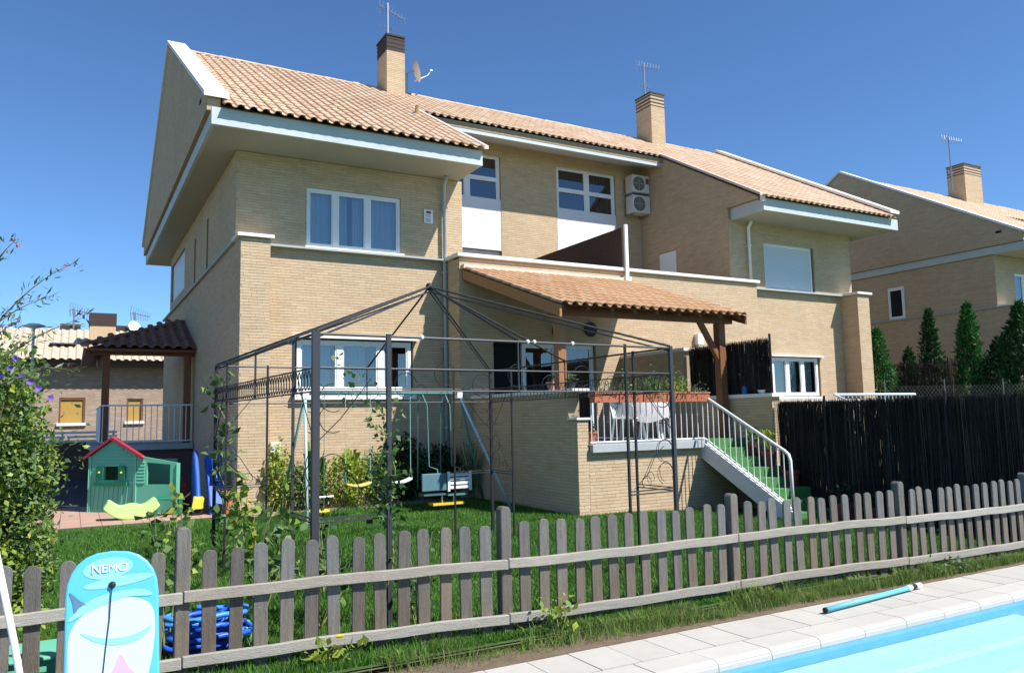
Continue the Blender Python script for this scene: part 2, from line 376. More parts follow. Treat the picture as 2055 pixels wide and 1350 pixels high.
def wall_core(mb, pl, u0, u1, z0, z1, w, t, holes=()):
    us = sorted({u0, u1, *[h for a, b, c, d in holes for h in (a, b) if u0 < h < u1]}); zs = sorted({z0, z1, *[h for a, b, c, d in holes for h in (c, d) if z0 < h < z1]})
    for i in range(len(us)-1):
        for j in range(len(zs)-1):
            uc = (us[i]+us[i+1])/2; zc = (zs[j]+zs[j+1])/2
            if any(a < uc < b and c < zc < d for a, b, c, d in holes): continue
            if pl == 'y': mb.box(us[i], us[i+1], w, w+t, zs[j], zs[j+1])
            else: mb.box(w, w+t, us[i], us[i+1], zs[j], zs[j+1])

# ------------------------------------------------------------------ roof tiles
def tile_mesh(name, pitch, course, m):
    """one S-shaped clay tile: barrel beside a shallow pan, open at the eaves end"""
    ln = course*1.13; prof = []
    for i in range(7):
        t = math.pi*i/6; prof.append((pitch*.31-pitch*.31*math.cos(t), .012+.050*math.sin(t)))
    prof += [(pitch*.72, .004), (pitch*.86, .000), (pitch*1.02, .010)]
    n = len(prof); vs = []
    for y, dz, th in ((0, .020, 0), (ln, .004, 0), (0, .020, .013), (ln, .004, .013)):
        for x, z in prof: vs.append((x, y, z+dz-th))
    fs = []
    for i in range(n-1):
        fs.append((i, i+1, n+i+1, n+i)); fs.append((2*n+i+1, 2*n+i, 3*n+i, 3*n+i+1)); fs.append((i+1, i, 2*n+i, 2*n+i+1))
    fs.append((0, n, 3*n, 2*n)); fs.append((n-1, 3*n-1, 4*n-1, 2*n-1))
    me = bpy.data.meshes.new(name); me.from_pydata(vs, [], fs); me.materials.append(m)
    for p in me.polygons: p.use_smooth = False
    return me
def tile_field(parent, me, m, x0, x1, y0, z0, y1, slope, pitch, course, limit=0, name='tile', keep=None):
    """rows of tiles rising from (y0, z0) to y1; the nearest ones single, the others joined"""
    th = math.atan(slope); nx = int((x1-x0)/pitch+.5); L = (y1-y0)/math.cos(th); ny = int(L/course+.5)
    px = (x1-x0)/nx; pc = L/ny
    cells = []
    for j in range(ny):
        for i in range(nx):
            s = j*pc; jit = rnd.uniform(-.004, .004)
            cells.append((x0+i*px+rnd.uniform(-.002, .002), y0+s*math.cos(th), z0+s*math.sin(th)+rnd.uniform(0, .004), rnd.uniform(-.012, .012), px/pitch))
    if keep: cells = [c for c in cells if keep(c[0], c[1])]
    cells.sort(key=lambda c: math.dist(c[:3], (0, 0, 1.6)))
    for c in cells[:limit]:
        o = link(name, me, None, parent, c[:3], (th, 0, c[3])); o.scale = (c[4], 1, 1)
    rest = cells[limit:]
    if rest:
        n0 = len(me.vertices); co = np.empty(n0*3); me.vertices.foreach_get('co', co); co = co.reshape(-1, 3)
        co[:, 0] *= px/pitch
        Rm = np.array([[1, 0, 0], [0, math.cos(th), -math.sin(th)], [0, math.sin(th), math.cos(th)]]); co = co@Rm.T
        P = np.array([c[:3] for c in rest]); V = (co[None]+P[:, None]).reshape(-1, 3)-np.array(BASE[parent.name])
        faces = [list(p.vertices) for p in me.polygons]
        nm = bpy.data.meshes.new('tile_rows'); F = np.array(faces); nf = len(F)*len(P)
        idx = (F[None]+(np.arange(len(P))*n0)[:, None, None]).reshape(-1)
        nm.vertices.add(len(V)); nm.vertices.foreach_set('co', V.astype(np.float32).ravel())
        nm.loops.add(len(idx)); nm.loops.foreach_set('vertex_index', idx.astype(np.int32))
        nm.polygons.add(nf); nm.polygons.foreach_set('loop_start', (np.arange(nf)*4).astype(np.int32)); nm.polygons.foreach_set('loop_total', np.full(nf, 4, np.int32))
        nm.update(); nm.shade_flat(); o = link('tile_rows', nm, m, parent); o['kind'] = 'stuff'
TILE = tile_mesh('tile', .21, .36, tileM); PTILE = tile_mesh('pergola_tile', .20, .34, ptileM); BTILE = tile_mesh('brown_tile', .24, .36, btileM)
def ridge_me(name, m, r=.10, ln=.42):
    mb = MB(); n = 8; vs = []
    for x, k in ((0, 1.06), (ln, .94)):
        for i in range(n+1):
            t = math.pi*i/n; vs.append((x, -r*k*math.cos(t), r*.75*k*math.sin(t)))
    fs = [(i, i+1, n+2+i, n+1+i) for i in range(n)]+[tuple(range(n, -1, -1))]
    mb.add(vs, fs); me = mb.mesh(name); me.materials.append(m); return me
RIDGE = ridge_me('ridge_tile', tileM); BRIDGE = ridge_me('brown_ridge_tile', btileM)

# ------------------------------------------------------------------ windows
def wavy_curtain(mb, x0, x1, y, z0, z1, amp=.025, fold=.11):
    n = max(6, int((x1-x0)/fold*6)); vs = []
    for z in (z0, z1):
        for i in range(n+1):
            x = x0+(x1-x0)*i/n; vs.append((x, y+amp*math.sin((x-x0)/fold*2*math.pi)+amp*.4*math.sin(x*23), z))
    mb.add(vs, [(i, i+1, n+2+i, n+1+i) for i in range(n)])
def window(parent, x0, x1, z0, z1, y, splits, m=whiteM, fr=.06, curtains=(), curm=curtW, gl=glassM, hbars=(), name='window', depth=.07):
    """front-facing window: outer frame, mullions and sashes; panes and curtains are sub-parts"""
    f = MB(); d = depth
    f.box(x0, x0+fr, y, y+d, z0, z1); f.box(x1-fr, x1, y, y+d, z0, z1)
    f.box(x0+fr, x1-fr, y, y+d, z1-fr, z1); f.box(x0+fr, x1-fr, y, y+d, z0, z0+fr)
    xs = [x0+fr]+[x0+(x1-x0)*s for s in splits]+[x1-fr]
    for s in xs[1:-1]: f.box(s-fr*.85, s+fr*.85, y+.004, y+d-.002, z0+fr, z1-fr)
    for h, w in hbars: f.box(x0+fr, x1-fr, y-.006, y+d-.004, h-w/2, h+w/2)
    for i in range(len(xs)-1):     # sash edges
        a = xs[i]+(fr*.85 if i else 0); b = xs[i+1]-(fr*.85 if i < len(xs)-2 else 0); e = .028
        f.box(a, a+e, y+.018, y+d-.012, z0+fr, z1-fr); f.box(b-e, b, y+.018, y+d-.012, z0+fr, z1-fr)
        f.box(a+e, b-e, y+.018, y+d-.012, z0+fr, z0+fr+e); f.box(a+e, b-e, y+.018, y+d-.012, z1-fr-e, z1-fr)
    w = f.build(name, m, parent)
    zb = sorted([z0+fr]+[h for h, _ in hbars]+[z1-fr])
    for i in range(len(xs)-1):
        for k in range(len(zb)-1):
            MB().add([(xs[i], y+.04, zb[k]), (xs[i+1], y+.04, zb[k]), (xs[i+1], y+.04, zb[k+1]), (xs[i], y+.04, zb[k+1])], [(0, 1, 2, 3)]).build('pane', gl, w, recalc=False)
    for a, b in curtains:
        c = MB(); wavy_curtain(c, x0+(x1-x0)*a, x0+(x1-x0)*b, y+.16, z0+.02, z1-.02); c.build('curtain', curm, w)
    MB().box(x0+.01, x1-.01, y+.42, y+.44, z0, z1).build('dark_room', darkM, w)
    return w

# ------------------------------------------------------------------ ground, lawn, deck, pool
def gz(x): return 0.0 if x < 8 else -.05*min(x-8, 3)
g = MB(); xs = [-300, -40, 8, 11, 60, 300]
vs = []; fs = []
for x in xs:
    for y in (5.08, 400): vs.append((x, y, gz(x)-.012))
for i in range(len(xs)-1): fs.append((i*2, i*2+2, i*2+3, i*2+1))
g.add(vs, fs); tag(g.build('ground', groundM, recalc=False), 'dry earth ground around the gardens and houses', None, None, 'structure')
g = MB(); xs = [-.9, 8, 11.04]; vs = []; fs = []
for x in xs:
    for y in (5.1, 15.1): vs.append((x, y, gz(x)))
for i in range(len(xs)-1): fs.append((i*2, i*2+2, i*2+3, i*2+1))
g.add(vs, fs); tag(g.build('lawn', lawnM, recalc=False), 'lawn soil under the short grass behind the picket fence', None, None, 'structure')
g = MB(); vs = []
for x in (11.2, 26): vs += [(x, 5.1, -.145), (x, 15.1, -.145)]
g.add(vs, [(0, 2, 3, 1)]); tag(g.build('neighbour_lawn', lawnM, recalc=False), 'lawn behind the tall brushwood fence', None, None, 'structure')

def fence_y(x):                       # line of the picket fence
    P = [(-3, 5.72), (-.9, 5.60), (.66, 5.50), (2.9, 5.30), (5.17, 5.20), (7.30, 5.05), (9.45, 4.98), (12, 4.9)]
    for (a, b), (c, d) in zip(P, P[1:]):
        if x <= c: return b+(d-b)*(x-a)/(c-a)
    return P[-1][1]
# grass blades
N = 330000
X = rng.uniform(-.9, 11.0, N); Y = 5.15+(rng.random(N)**1.35)*(15.0-5.15)
keep = ~((Y > 14.28+.05*np.sin(X*5)) & (X < 2.7)) & ~((X > 7.15) & (Y > 10.6)) & ~((Y > 14.35+.12*np.sin(X*3.1)) & (X > 2.6))
keep &= ~((X > 9.85) & (Y > 8.7))
keep &= ~((X < 4.3) & (Y > 14.1+.1*np.sin(X*4)))
X = X[keep]; Y = Y[keep]; n = len(X)
patch = .5+.5*np.sin(X*1.7+2*np.sin(Y*1.1))*np.sin(Y*1.3+X*.6)
H = rng.uniform(.025, .058, n)*(.75+.5*patch); A = rng.uniform(0, 2*np.pi, n); W = rng.uniform(.0035, .007, n)
bl = np.where(X < 8, 0, -.05*np.minimum(X-8, 3))
bx = np.cos(A)*W; by = np.sin(A)*W; lx = rng.normal(0, .018, n); ly = rng.normal(0, .018, n)
T = np.stack([np.stack([X-bx, Y-by, bl], 1), np.stack([X+bx, Y+by, bl], 1), np.stack([X+lx, Y+ly, bl+H], 1)], 1)
tag(np_mesh('grass', T, 3, grassM), 'short bright green lawn grass between the picket fence and the house', 'grass', None, 'stuff')
# rough verge in front of the fence
N = 42000
X = rng.uniform(-1.2, 10.5, N); fy = np.array([fence_y(x) for x in X]); Y = fy-.06-np.abs(rng.normal(0, .17, N))
dens = .45+.55*np.sin(X*2.3+1)*np.sin(X*.9+.4); keep = (rng.random(N) < .35+.65*np.clip(dens+.2*(X > 3), 0, 1)) & (Y > 4.86) & ~((X < 2.3) & (rng.random(N) < .55))
X = X[keep]; Y = Y[keep]; n = len(X); H = rng.uniform(.03, .12, n)*(1+.5*np.sin(X*5)*np.sin(X*1.7)); A = rng.uniform(0, 6.283, n); W = rng.uniform(.002, .005, n)
W = W*.6; T = np.stack([np.stack([X-np.cos(A)*W, Y-np.sin(A)*W, np.full(n, -.045)], 1), np.stack([X+np.cos(A)*W, Y+np.sin(A)*W, np.full(n, -.045)], 1), np.stack([X+rng.normal(0, .045, n), Y+rng.normal(0, .04, n), -.045+H], 1)], 1)
tag(np_mesh('verge_grass', T, 3, dryM), 'ragged half dry grass and weeds along the foot of the picket fence', 'grass', None, 'stuff')
tv = []
for k in range(130):
    tx = rnd.uniform(2.9, 9.6) if k < 118 else rnd.uniform(-.8, 2.4); ty = fence_y(tx)-rnd.uniform(.02, .34); ty = max(ty, 4.88); hh = rnd.uniform(.06, .17)*(1.2 if 5 < tx < 7.5 else .85)
    for q in range(34):
        a_ = rnd.uniform(0, 6.28); w_ = rnd.uniform(.0018, .0036); l_ = rnd.uniform(.2, 1)*hh*.9; x0 = tx+rnd.gauss(0, .05); y0 = ty+rnd.gauss(0, .03); z_ = -.045
        p0 = (x0-w_*math.sin(a_), y0+w_*math.cos(a_), z_); p1 = (x0+w_*math.sin(a_), y0-w_*math.cos(a_), z_); m1 = (x0+l_*.4*math.cos(a_), y0+l_*.4*math.sin(a_), z_+hh*.7)
        ox, oy = w_*math.sin(a_)*.8, w_*math.cos(a_)*.8; tp = (x0+l_*math.cos(a_), y0+l_*math.sin(a_), z_+hh*rnd.uniform(.7, 1))
        tv.append([p0, p1, (m1[0]+ox, m1[1]-oy, m1[2]), (m1[0]-ox, m1[1]+oy, m1[2])]); tv.append([(m1[0]-ox, m1[1]+oy, m1[2]), (m1[0]+ox, m1[1]-oy, m1[2]), (tp[0]+ox*.1, tp[1]-oy*.1, tp[2]), (tp[0]-ox*.1, tp[1]+oy*.1, tp[2])])
tag(np_mesh('grass_tufts', np.array(tv), 4, dryM), 'arching tufts of green and straw coloured grass along the paving edge', 'grass', None, 'stuff')
tag(MB().box(-4, 14, 4.79, 5.60, -.30, -.045).build('soil_strip', soilM), 'strip of bare soil between the paving and the picket fence', None, None, 'structure')
# pool deck: pavers are pieces of their own
deck = MB(); deck.box(-6, 16, 4.13, 4.79, -.40, -.085).build  # noqa
dk = bpy.data.objects.new('pool_deck', None); COL.objects.link(dk); BASE['pool_deck'] = Vector((0, 0, 0)); dk['kind'] = 'structure'; dk['label'] = 'pale concrete slabs and rounded coping beside the pool'
MB().box(-6, 16, 4.09, 4.79, -.40, -.068).build('mortar_bed', mat('deck_joint', (.38, .34, .28), .95, .15, 12), dk)
pv = MB().box(.003, .327, .003, .21, 0, .035).mesh('paver'); pv.materials.append(paverM)
ys = (4.372, 4.587)
for i in range(-10, 42):
    x = 2.755+(i*.331)-.331*2
    for j, y in enumerate((4.372, 4.79-.0)):
        pass
    o = link('paver', pv, None, dk, (x, 4.372, -.086)); o.scale = (1, 2.0, 1); o.location.z += rnd.uniform(-.0015, .0015)
cp = MB()
n = 5; pr = [(4.085, -.115), (4.085, -.085), (4.092, -.066), (4.108, -.052), (4.14, -.047), (4.24, -.050), (4.366, -.052), (4.366, -.115)]
cp.prism(pr, 'x', .003, .497); cm = cp.mesh('coping_stone'); cm.materials.append(pcopM)
for i in range(-12, 27): link('coping_stone', cm, None, dk, (2.33+i*.5, 0, rnd.uniform(-.001, .001)))
tag(MB().box(-4.6, -2.6, -1.8, 4.79, -.4, -.06).box(-2.6, 18, -1.8, .35, -.4, -.06).box(16.001, 18, .351, 4.79, -.4, -.06).build('far_deck', paverM), 'paved surface round the other sides of the pool', None, None, 'structure')  # out of view, kept to a narrow band to cut bounce light
tag(MB().box(-60, 60, -60, -1.801, -.4, -.07).box(-60, -4.601, -1.8, 5.1, -.4, -.07).box(18.001, 60, -1.8, 5.1, -.4, -.07).build('unseen_lawn', mat('unseen_lawn', (.07, .13, .03), 1, .3, 2, .5, 30)), 'unseen lawn added beyond the pool paving to darken bounce light', None, None, 'structure')  # invented grass out of view, added to lower bounce on the house fronts
pl = bpy.data.objects.new('pool_basin', None); COL.objects.link(pl); BASE['pool_basin'] = Vector((0, 0, 0)); pl['kind'] = 'structure'; pl['label'] = 'light blue pool basin with long steps along its edge'
MB().box(-2.6, 16, 4.095, 4.13, -1.6, -.116).box(-2.6, 16, .35, .37, -1.6, -.06).box(-2.62, -2.6, .35, 4.1, -1.6, -.06).build('basin_wall', poolM, pl)
MB().box(-2.6, 16, .37, 4.095, -1.6, -1.35).build('basin_floor', poolM, pl)
MB().box(-2.6, 16, 4.085, 4.094, -.34, -.117).build('shade_band', mat('pool_shade_band', (.15, .36, .54), .3, .12), pl)  # shadow below the coping put in as a darker blue band
MB().box(-2.6, 7.30, 3.62, 4.084, -1.34, -.20).build('step', poolM, pl, bevel=.03)
MB().box(-2.6, 7.0, 3.12, 3.619, -1.34, -.40).build('step', poolM, pl, bevel=.03)
MB().box(-2.6, 6.6, 2.55, 3.119, -1.34, -.66).build('step', poolM, pl, bevel=.03)
wm = MB().add([(-2.6, .37, -.15), (16, .37, -.15), (16, 4.095, -.15), (-2.6, 4.095, -.15)], [(0, 1, 2, 3)]).build('water', waterM, recalc=False)
tag(wm, 'clear light blue swimming pool water', None, None, 'structure')
# patio of reddish tiles by the playhouse
pt = bpy.data.objects.new('patio', None); COL.objects.link(pt); BASE['patio'] = Vector((0, 0, 0)); pt['kind'] = 'structure'; pt['label'] = 'reddish tiled patio in front of the playhouse'
MB().box(-6, 2.59, 14.42, 27, -.2, .006).build('mortar_bed', mat('patio_bed_shade_toned', (.085, .065, .06), .95), pt)  # bed colour darkened to stand for the shaded patio behind the playhouse
pm = MB().box(.004, .296, .004, .296, 0, .012).mesh('tile'); pm.materials.append(patioM)
cnt = 0
for i in range(14):
    for j in range(12):
        link('tile', pm, None, pt, (-1.6+i*.30, 14.43+j*.30, 0.0)); cnt += 1
tag(MB().box(2.62, 7.0, 14.05, 15.19, -.1, .012).build('flower_bed', mat('sandy_soil', (.30, .24, .15), 1, .25, 9, .6, 40)), 'sandy soil of the flower bed along the house wall', None, None, 'structure')

# ------------------------------------------------------------------ the house
SL = .577
def eave_z(y): return 7.13+SL*(y-13.95)
def build_house(dx, full, label):
    h = thing('semi_detached_house', label, 'house', (2.6+dx, 14.63, 0))
    X = lambda x: x+dx
    W = []                                      # brick lists
    core = MB()
    holes_lo = [(3.74, 6.18, 2.15, 3.22)]; holes_up = [(3.94, 5.92, 5.03, 6.23)] if full else [(3.24, 5.22, 5.03, 6.23)]
    sx = 2.6 if full else 2.06; wx = 0 if full else -.70
    def wy(u0, u1, z0, z1, y, holes=(), t=.25, span=None, brick=True):
        hh = [(a+dx, b+dx, c, d) for a, b, c, d in holes]
        wall_core(core, 'y', X(u0), X(u1), z0, z1, y, t, hh)
        if brick: W.append((brick_list(X(u0), X(u1), z0, z1, hh), 'y', y))
    # left wing, front
    wy(sx+.53, 6.95, 0, 4.96, 15.2, holes_lo)
    wy(sx, 7.35, 4.99, 6.79, 15.2, holes_up)
    wy(sx, sx+.53, 0, 4.98, 14.63, t=.82)
    # left wing, side
    for u0, u1, z0, z1, x, hs in ((14.63, 27.9, 0, 4.96, sx, ()), (15.2, 26.4, 4.99, 6.79, sx, () if not full else ((18.62, 18.88, 5.05, 6.27), (20.68, 20.95, 5.0, 6.25), (22.9, 26.1, 5.3, 6.46)))):
        wall_core(core, 'x', u0+.001, u1, z0, z1, X(x)+.001, .2, hs); W.append((brick_list(u0, u1, z0, z1, hs), 'x', X(x)+.001))
    core.build('wall', mortarM, h)
    # ledges and copings
    MB().box(X(sx-.07), X(sx+.59), 14.56, 15.20, 4.985, 5.05).build('coping', copingM, h, bevel=.006)
    MB().box(X(sx-.07), X(sx+.08), 15.202, 27.95, 4.965, 5.02).build('coping', concM, h)
    MB().box(X(sx+.592), X(6.86), 15.06, 15.21, 4.955, 4.992).build('ledge', concM, h)
    # gable wall (overhanging the side by 0.7 m) with its sloping coping
    gp = [(14.12, 7.06), (27.68, 7.06), (27.68, 7.42), (20.9, 11.24), (14.12, 7.34)]
    MB().prism(gp, 'x', X(1.9), X(2.13)).build('gable_wall', mortarM, h)
    def gspan(z):
        if z < 7.34: return (14.12, 27.68)
        t = (z-7.34)/(11.24-7.34); a = 14.12+t*(20.9-14.12); t2 = (z-7.42)/(11.24-7.42); b = 27.68-max(t2, 0)*(27.68-20.9); return (a+.03, b-.03)
    W.append((brick_list(14.12, 27.68, 7.07, 11.22, ((14.78, 14.98, 7.44, 7.53),), gspan), 'x', X(1.9)))
    W.append((brick_list(X(1.9), X(2.13), 7.07, 7.34), 'y', 14.12))
    MB().box(X(1.885), X(1.898), 14.79, 14.97, 7.45, 7.52).build('vent', darkM, h)
    def cop(x0, x1, name='coping'):
        a = MB(); t = .075
        a.prism([(14.02, 7.285), (20.9, 11.25), (27.8, 7.36), (27.8, 7.36+t*1.15), (20.9, 11.25+t*1.2), (14.02, 7.285+t*1.15)], 'x', x0, x1); return a.build(name, copingM, h)
    cop(X(1.84), X(2.26))
    # eaves box and soffit
    MB().box(X(1.97), X(7.27), 14.02, 14.09, 6.79, 7.10).box(X(1.97), X(2.03), 14.091, 27.8, 6.79, 7.05).build('fascia', fasciaM, h)
    MB().box(X(2.031), X(7.268), 14.091, 27.79, 6.793, 7.04).build('soffit', soffitM, h)
        # windows
    w = window(h, X(3.94+wx), X(5.92+wx), 5.035, 6.23, 15.23, (.30, .64), curtains=((.03, .29), (.33, .44), (.50, .62), (.66, .97)))
    w['label'] = 'upper three part window with pale blue curtains'
    MB().box(X(3.9+wx), X(5.96+wx), 15.10, 15.23, 4.998, 5.032).build('sill', whiteM, w)
    if full:
        w = window(h, X(3.78), X(6.14), 2.17, 3.19, 15.235, (.36, .72), fr=.075, curtains=((.02, .30), (.42, .60), (.76, .86)))
        w['label'] = 'ground floor three part window reflecting the garden'
        MB().box(X(3.68), X(6.20), 15.09, 15.235, 2.02, 2.148).build('sill', whiteM, w)
        MB().box(X(3.68), X(6.26), 15.10, 15.20, 3.222, 3.262).build('lintel', whiteM, w)
        # slits and rear window on the side wall
        for a, b, c, d in ((18.62, 18.88, 5.05, 6.27), (20.68, 20.95, 5.0, 6.25)):
            MB().box(2.66, 2.68, a, b, c, d).build('slit_window', mat('slit_dark', (.07, .05, .04), .6) if 'slit_dark' not in MATS else MATS['slit_dark'], h)
        s = MB(); s.box(2.65, 2.70, 22.9, 26.1, 5.3, 6.46); s.build('side_window', shutM, h)
    # roof deck
    rf = MB()
    rf.prism([(14.10, 7.15), (20.9, 11.06), (27.7, 7.14), (27.7, 7.04), (20.9, 10.9), (14.10, 7.05)], 'x', X(2.14), X(7.27))
    if full:
        rf.prism([(17.74, 9.24), (20.9, 11.06), (27.7, 7.14), (27.7, 7.04), (20.9, 10.9), (17.74, 9.1)], 'x', X(7.272), X(15.3))
        rf.prism([(14.10, 7.15), (20.9, 11.06), (27.7, 7.14), (27.7, 7.04), (20.9, 10.9), (14.10, 7.05)], 'x', X(15.302), X(20.68))
    else:
        rf.prism([(17.74, 9.24), (20.9, 11.06), (27.7, 7.14), (27.7, 7.04), (20.9, 10.9), (17.74, 9.1)], 'x', X(7.272), X(15.3))
    roof = rf.build('roof', mortarM, h)
    tile_field(roof, TILE, tileM, X(2.16), X(7.30), 13.89, 7.085, 20.86, SL, .21, .36, 300 if full else 0)
    tile_field(roof, TILE, tileM, X(7.30), X(15.27), 17.66, 9.252, 20.86, SL, .21, .36, 0)
    if full: tile_field(roof, TILE, tileM, X(15.27), X(20.62), 13.89, 7.085, 20.86, SL, .21, .36, 0)
    k = int((20.6-2.3)/.40) if full else 32
    for i in range(k):
        link('ridge_tile', RIDGE, None, roof, (X(2.3+i*.40), 20.9, 11.12+rnd.uniform(-.006, .006)), (0, .0, rnd.uniform(-.02, .02)))
    for x0 in ([7.30, 15.22] if full else [7.30]):     # verge caps
        v = MB(); v.prism([(13.93, 7.13), (17.9, 7.13+SL*3.97), (17.9, 7.2+SL*3.97), (13.93, 7.20)], 'x', X(x0)-.02, X(x0)+.07); v.build('verge_cap', copingP, roof)
    # chimneys
    def chimney(x0, x1, y0, y1, zt, dark=False):
        c = MB(); c.box(x0, x1, y0, y1, 9.6, zt-.45)
        ch = c.build('chimney', mortarM, h)
        bl = [(brick_list(x0, x1, 9.9, zt-.45), 'y', y0), (brick_list(y0, y1, 9.9, zt-.45), 'x', x0)]
        bricks_mesh(bl, ch)
        cap = MB()
        for i in range(4): cap.box(x0-.004, x1+.004, y0-.004, y1+.004, zt-.45+i*.12, zt-.45+i*.12+.042)
        cap.box(x0-.02, x1+.02, y0-.02, y1+.02, zt-.002, zt+.045)
        bk = MB()
        for i in range(4): bk.box(x0+.004, x1-.004, y0+.004, y1-.004, zt-.45+i*.12+.0425, zt-.45+i*.12+(.1195 if i < 3 else .0875))
        bk.build('cap_brick', chimCapM if dark else brickM, ch)
        cap.build('cap', chimCapM, ch)
        MB().box(x0-.05, x1+.05, y0-.16, y0-.002, 10.38, 10.55).build('flashing', copingP, ch)
        return ch
    chimney(X(7.42 if full else 9.2), X(7.96 if full else 10.5), 20.05, 20.85, 12.40 if full else 12.45, full)
    if full: chimney(X(16.87), X(17.46), 20.05, 20.85, 12.50)
    # middle, upper storey
    core = MB()
    hs = [(8.2, 10.33, 5.75, 8.92), (12.2, 14.33, 5.75, 8.92)] if full else []
    hh = [(a+dx, b+dx, c, d) for a, b, c, d in hs]
    wall_core(core, 'y', X(7.0), X(15.3), 4.05, 9.30, 18.85, .2, hh); W.append((brick_list(X(7.3), X(15.3), 4.2, 9.28, hh), 'y', 18.85))
    MB().prism([(17.75, 9.0), (17.75, 9.262), (18.9, 9.6), (18.9, 9.28)], 'x', X(7.272), X(15.298)).build('fascia', fasciaM, h)
    MB().prism([(14.10, 7.05), (18.9, 7.05), (18.9, 9.85), (14.10, 7.12)], 'x', X(7.1), X(7.262)).build('wall', mortarM, h)
    if full:
        for a, b in ((8.2, 10.33), (12.2, 14.33)):
            w = window(h, a, b, 7.58, 8.95, 18.905, (.52,), fr=.085, curtains=((.55, .95),) if a > 11 else (), curm=curtD, gl=glassDark, hbars=((8.24, .12),))
            w['label'] = 'dark upper window of the middle part, right of the brick column' if a > 11 else 'dark upper window half hidden behind the left wing eave'
            MB().box(a, b, 18.86, 18.90, 6.22, 7.665).build('panel', panelM, w)
            MB().box(a, b, 18.98, 19.0, 5.75, 6.219).build('lower_panel', panelM, w)
    # middle, ground floor with the parapet of the roof terrace
    if full:
        dh = [(7.70, 10.32, 1.13, 3.20)]
        wall_core(core, 'y', 6.93, 15.5, 0, 4.94, 14.5, .28, dh); W.append((brick_list(6.93, 15.5, 0, 4.94, dh), 'y', 14.5))
        wall_core(core, 'x', 14.502, 15.199, 0, 4.94, 6.93, .2); W.append((brick_list(14.5, 15.2, 0, 4.94), 'x', 6.93))
        MB().box(6.86, 15.56, 14.42, 14.84, 4.945, 5.02).build('coping', copingM, h, bevel=.008)
        MB().box(6.86, 6.99, 14.842, 15.195, 4.945, 5.02).build('coping', copingM, h)
        core.box(6.95, 15.5, 14.8, 18.84, 3.9, 4.04)
        # glazed terrace door
        w = window(h, 8.44, 10.30, 1.15, 3.19, 14.58, (.46,), fr=.07, curtains=((.03, .44), (.5, .9)), curm=curtD, gl=glassDark, name='terrace_door')
        w['label'] = 'sliding terrace door with dark curtains'
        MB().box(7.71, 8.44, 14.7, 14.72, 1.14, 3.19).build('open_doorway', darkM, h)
        for cx, r_ in ((10.18, .17), (9.3, .15)):
            pp = [(cx+r_*math.cos(t*math.pi/8), (3.54 if r_ > .16 else 3.45)+r_*math.sin(t*math.pi/8)) for t in range(16)]
            MB().prism(pp, 'y', 14.46, 14.485).build('round_vent', mat('vent_brown', (.05, .03, .022), .7) if 'vent_brown' not in MATS else MATS['vent_brown'], h)
        # right wing
        core2 = MB()
        hl = [(16.67, 18.60, 2.02, 3.12)]; hu = [(16.6, 18.6, 5.0, 6.3)]
        wall_core(core2, 'y', 15.5, 19.66, 0, 4.92, 15.2, .25, hl); W.append((brick_list(15.3, 19.66, 0, 4.92, hl), 'y', 15.2))
        wall_core(core2, 'y', 15.3, 20.2, 4.98, 6.79, 15.2, .25, hu); W.append((brick_list(15.3, 20.2, 4.98, 6.79, hu), 'y', 15.2))
        wall_core(core2, 'y', 19.66, 20.17, 0, 4.93, 14.63, .82); W.append((brick_list(19.66, 20.17, 0, 4.93), 'y', 14.63)); W.append((brick_list(14.63, 15.2, 0, 4.93), 'x', 19.66))
        wall_core(core2, 'x', 15.46, 27.9, 0, 6.79, 20.0, .19)
        MB().box(19.6, 20.25, 14.56, 15.20, 4.935, 5.0).build('coping', copingM, h, bevel=.006)
        MB().box(15.57, 19.598, 15.06, 15.21, 4.925, 4.975).build('ledge', concM, h)
        # its left side wall rising to the roof verge
        core2.prism([(15.202, 4.05), (18.848, 4.05), (18.848, eave_z(18.85)-.05), (14.12, eave_z(14.1)-.05), (14.12, 7.11), (15.202, 7.11)], 'x', 15.301, 15.5)
        dr = ((17.30, 18.02, 4.1, 6.38),)
        W.append((brick_list(15.2, 18.84, 4.08, 7.10, dr), 'x', 15.301))
        W.append((brick_list(14.12, 18.84, 7.11, eave_z(18.84), (), lambda z: (max(14.12, 13.95+(z-7.05)/SL), 18.84)), 'x', 15.301))
        d = MB().box(15.27, 15.30, 17.30, 18.02, 4.1, 6.36).build('terrace_door', whiteM, h); d['label'] = 'plain white door on the side of the right wing'
        core2.build('wall', mortarM, h)
        MB().box(15.40, 20.86, 14.02, 14.09, 6.79, 7.10).box(15.40, 15.46, 14.091, 15.19, 6.79, 7.10).build('fascia', fasciaM, h)
        MB().box(15.461, 20.855, 14.091, 27.79, 6.793, 7.04).build('soffit', soffitM, h)
        MB().box(15.28, 15.40, 13.95, 14.02, 7.0, 7.2).build('verge_end', copingM, h)
        MB().prism([(14.12, 7.06), (27.68, 7.06), (27.68, 7.42), (20.9, 11.24), (14.12, 7.34)], 'x', 20.69, 20.92).build('gable_wall', mortarM, h)
        cop(20.58, 20.98)
        w = window(h, 16.72, 18.55, 2.04, 3.10, 15.235, (.33, .66), fr=.07, curtains=((.02, .30), (.36, .60), (.70, .95)))
        w['label'] = 'ground floor window of the right wing with pale curtains'
        MB().box(16.6, 18.65, 15.09, 15.235, 1.95, 2.018).build('sill', whiteM, w)
        MB().box(16.6, 18.68, 15.10, 15.20, 3.122, 3.16).build('lintel', whiteM, w)
        sh = MB(); z = 5.03
        while z < 6.18: sh.prism([(15.27, z), (15.262, z+.02), (15.27, z+.043)], 'x', 16.66, 18.48); z += .045
        sh.box(16.66, 18.48, 15.272, 15.29, 5.03, 6.2)
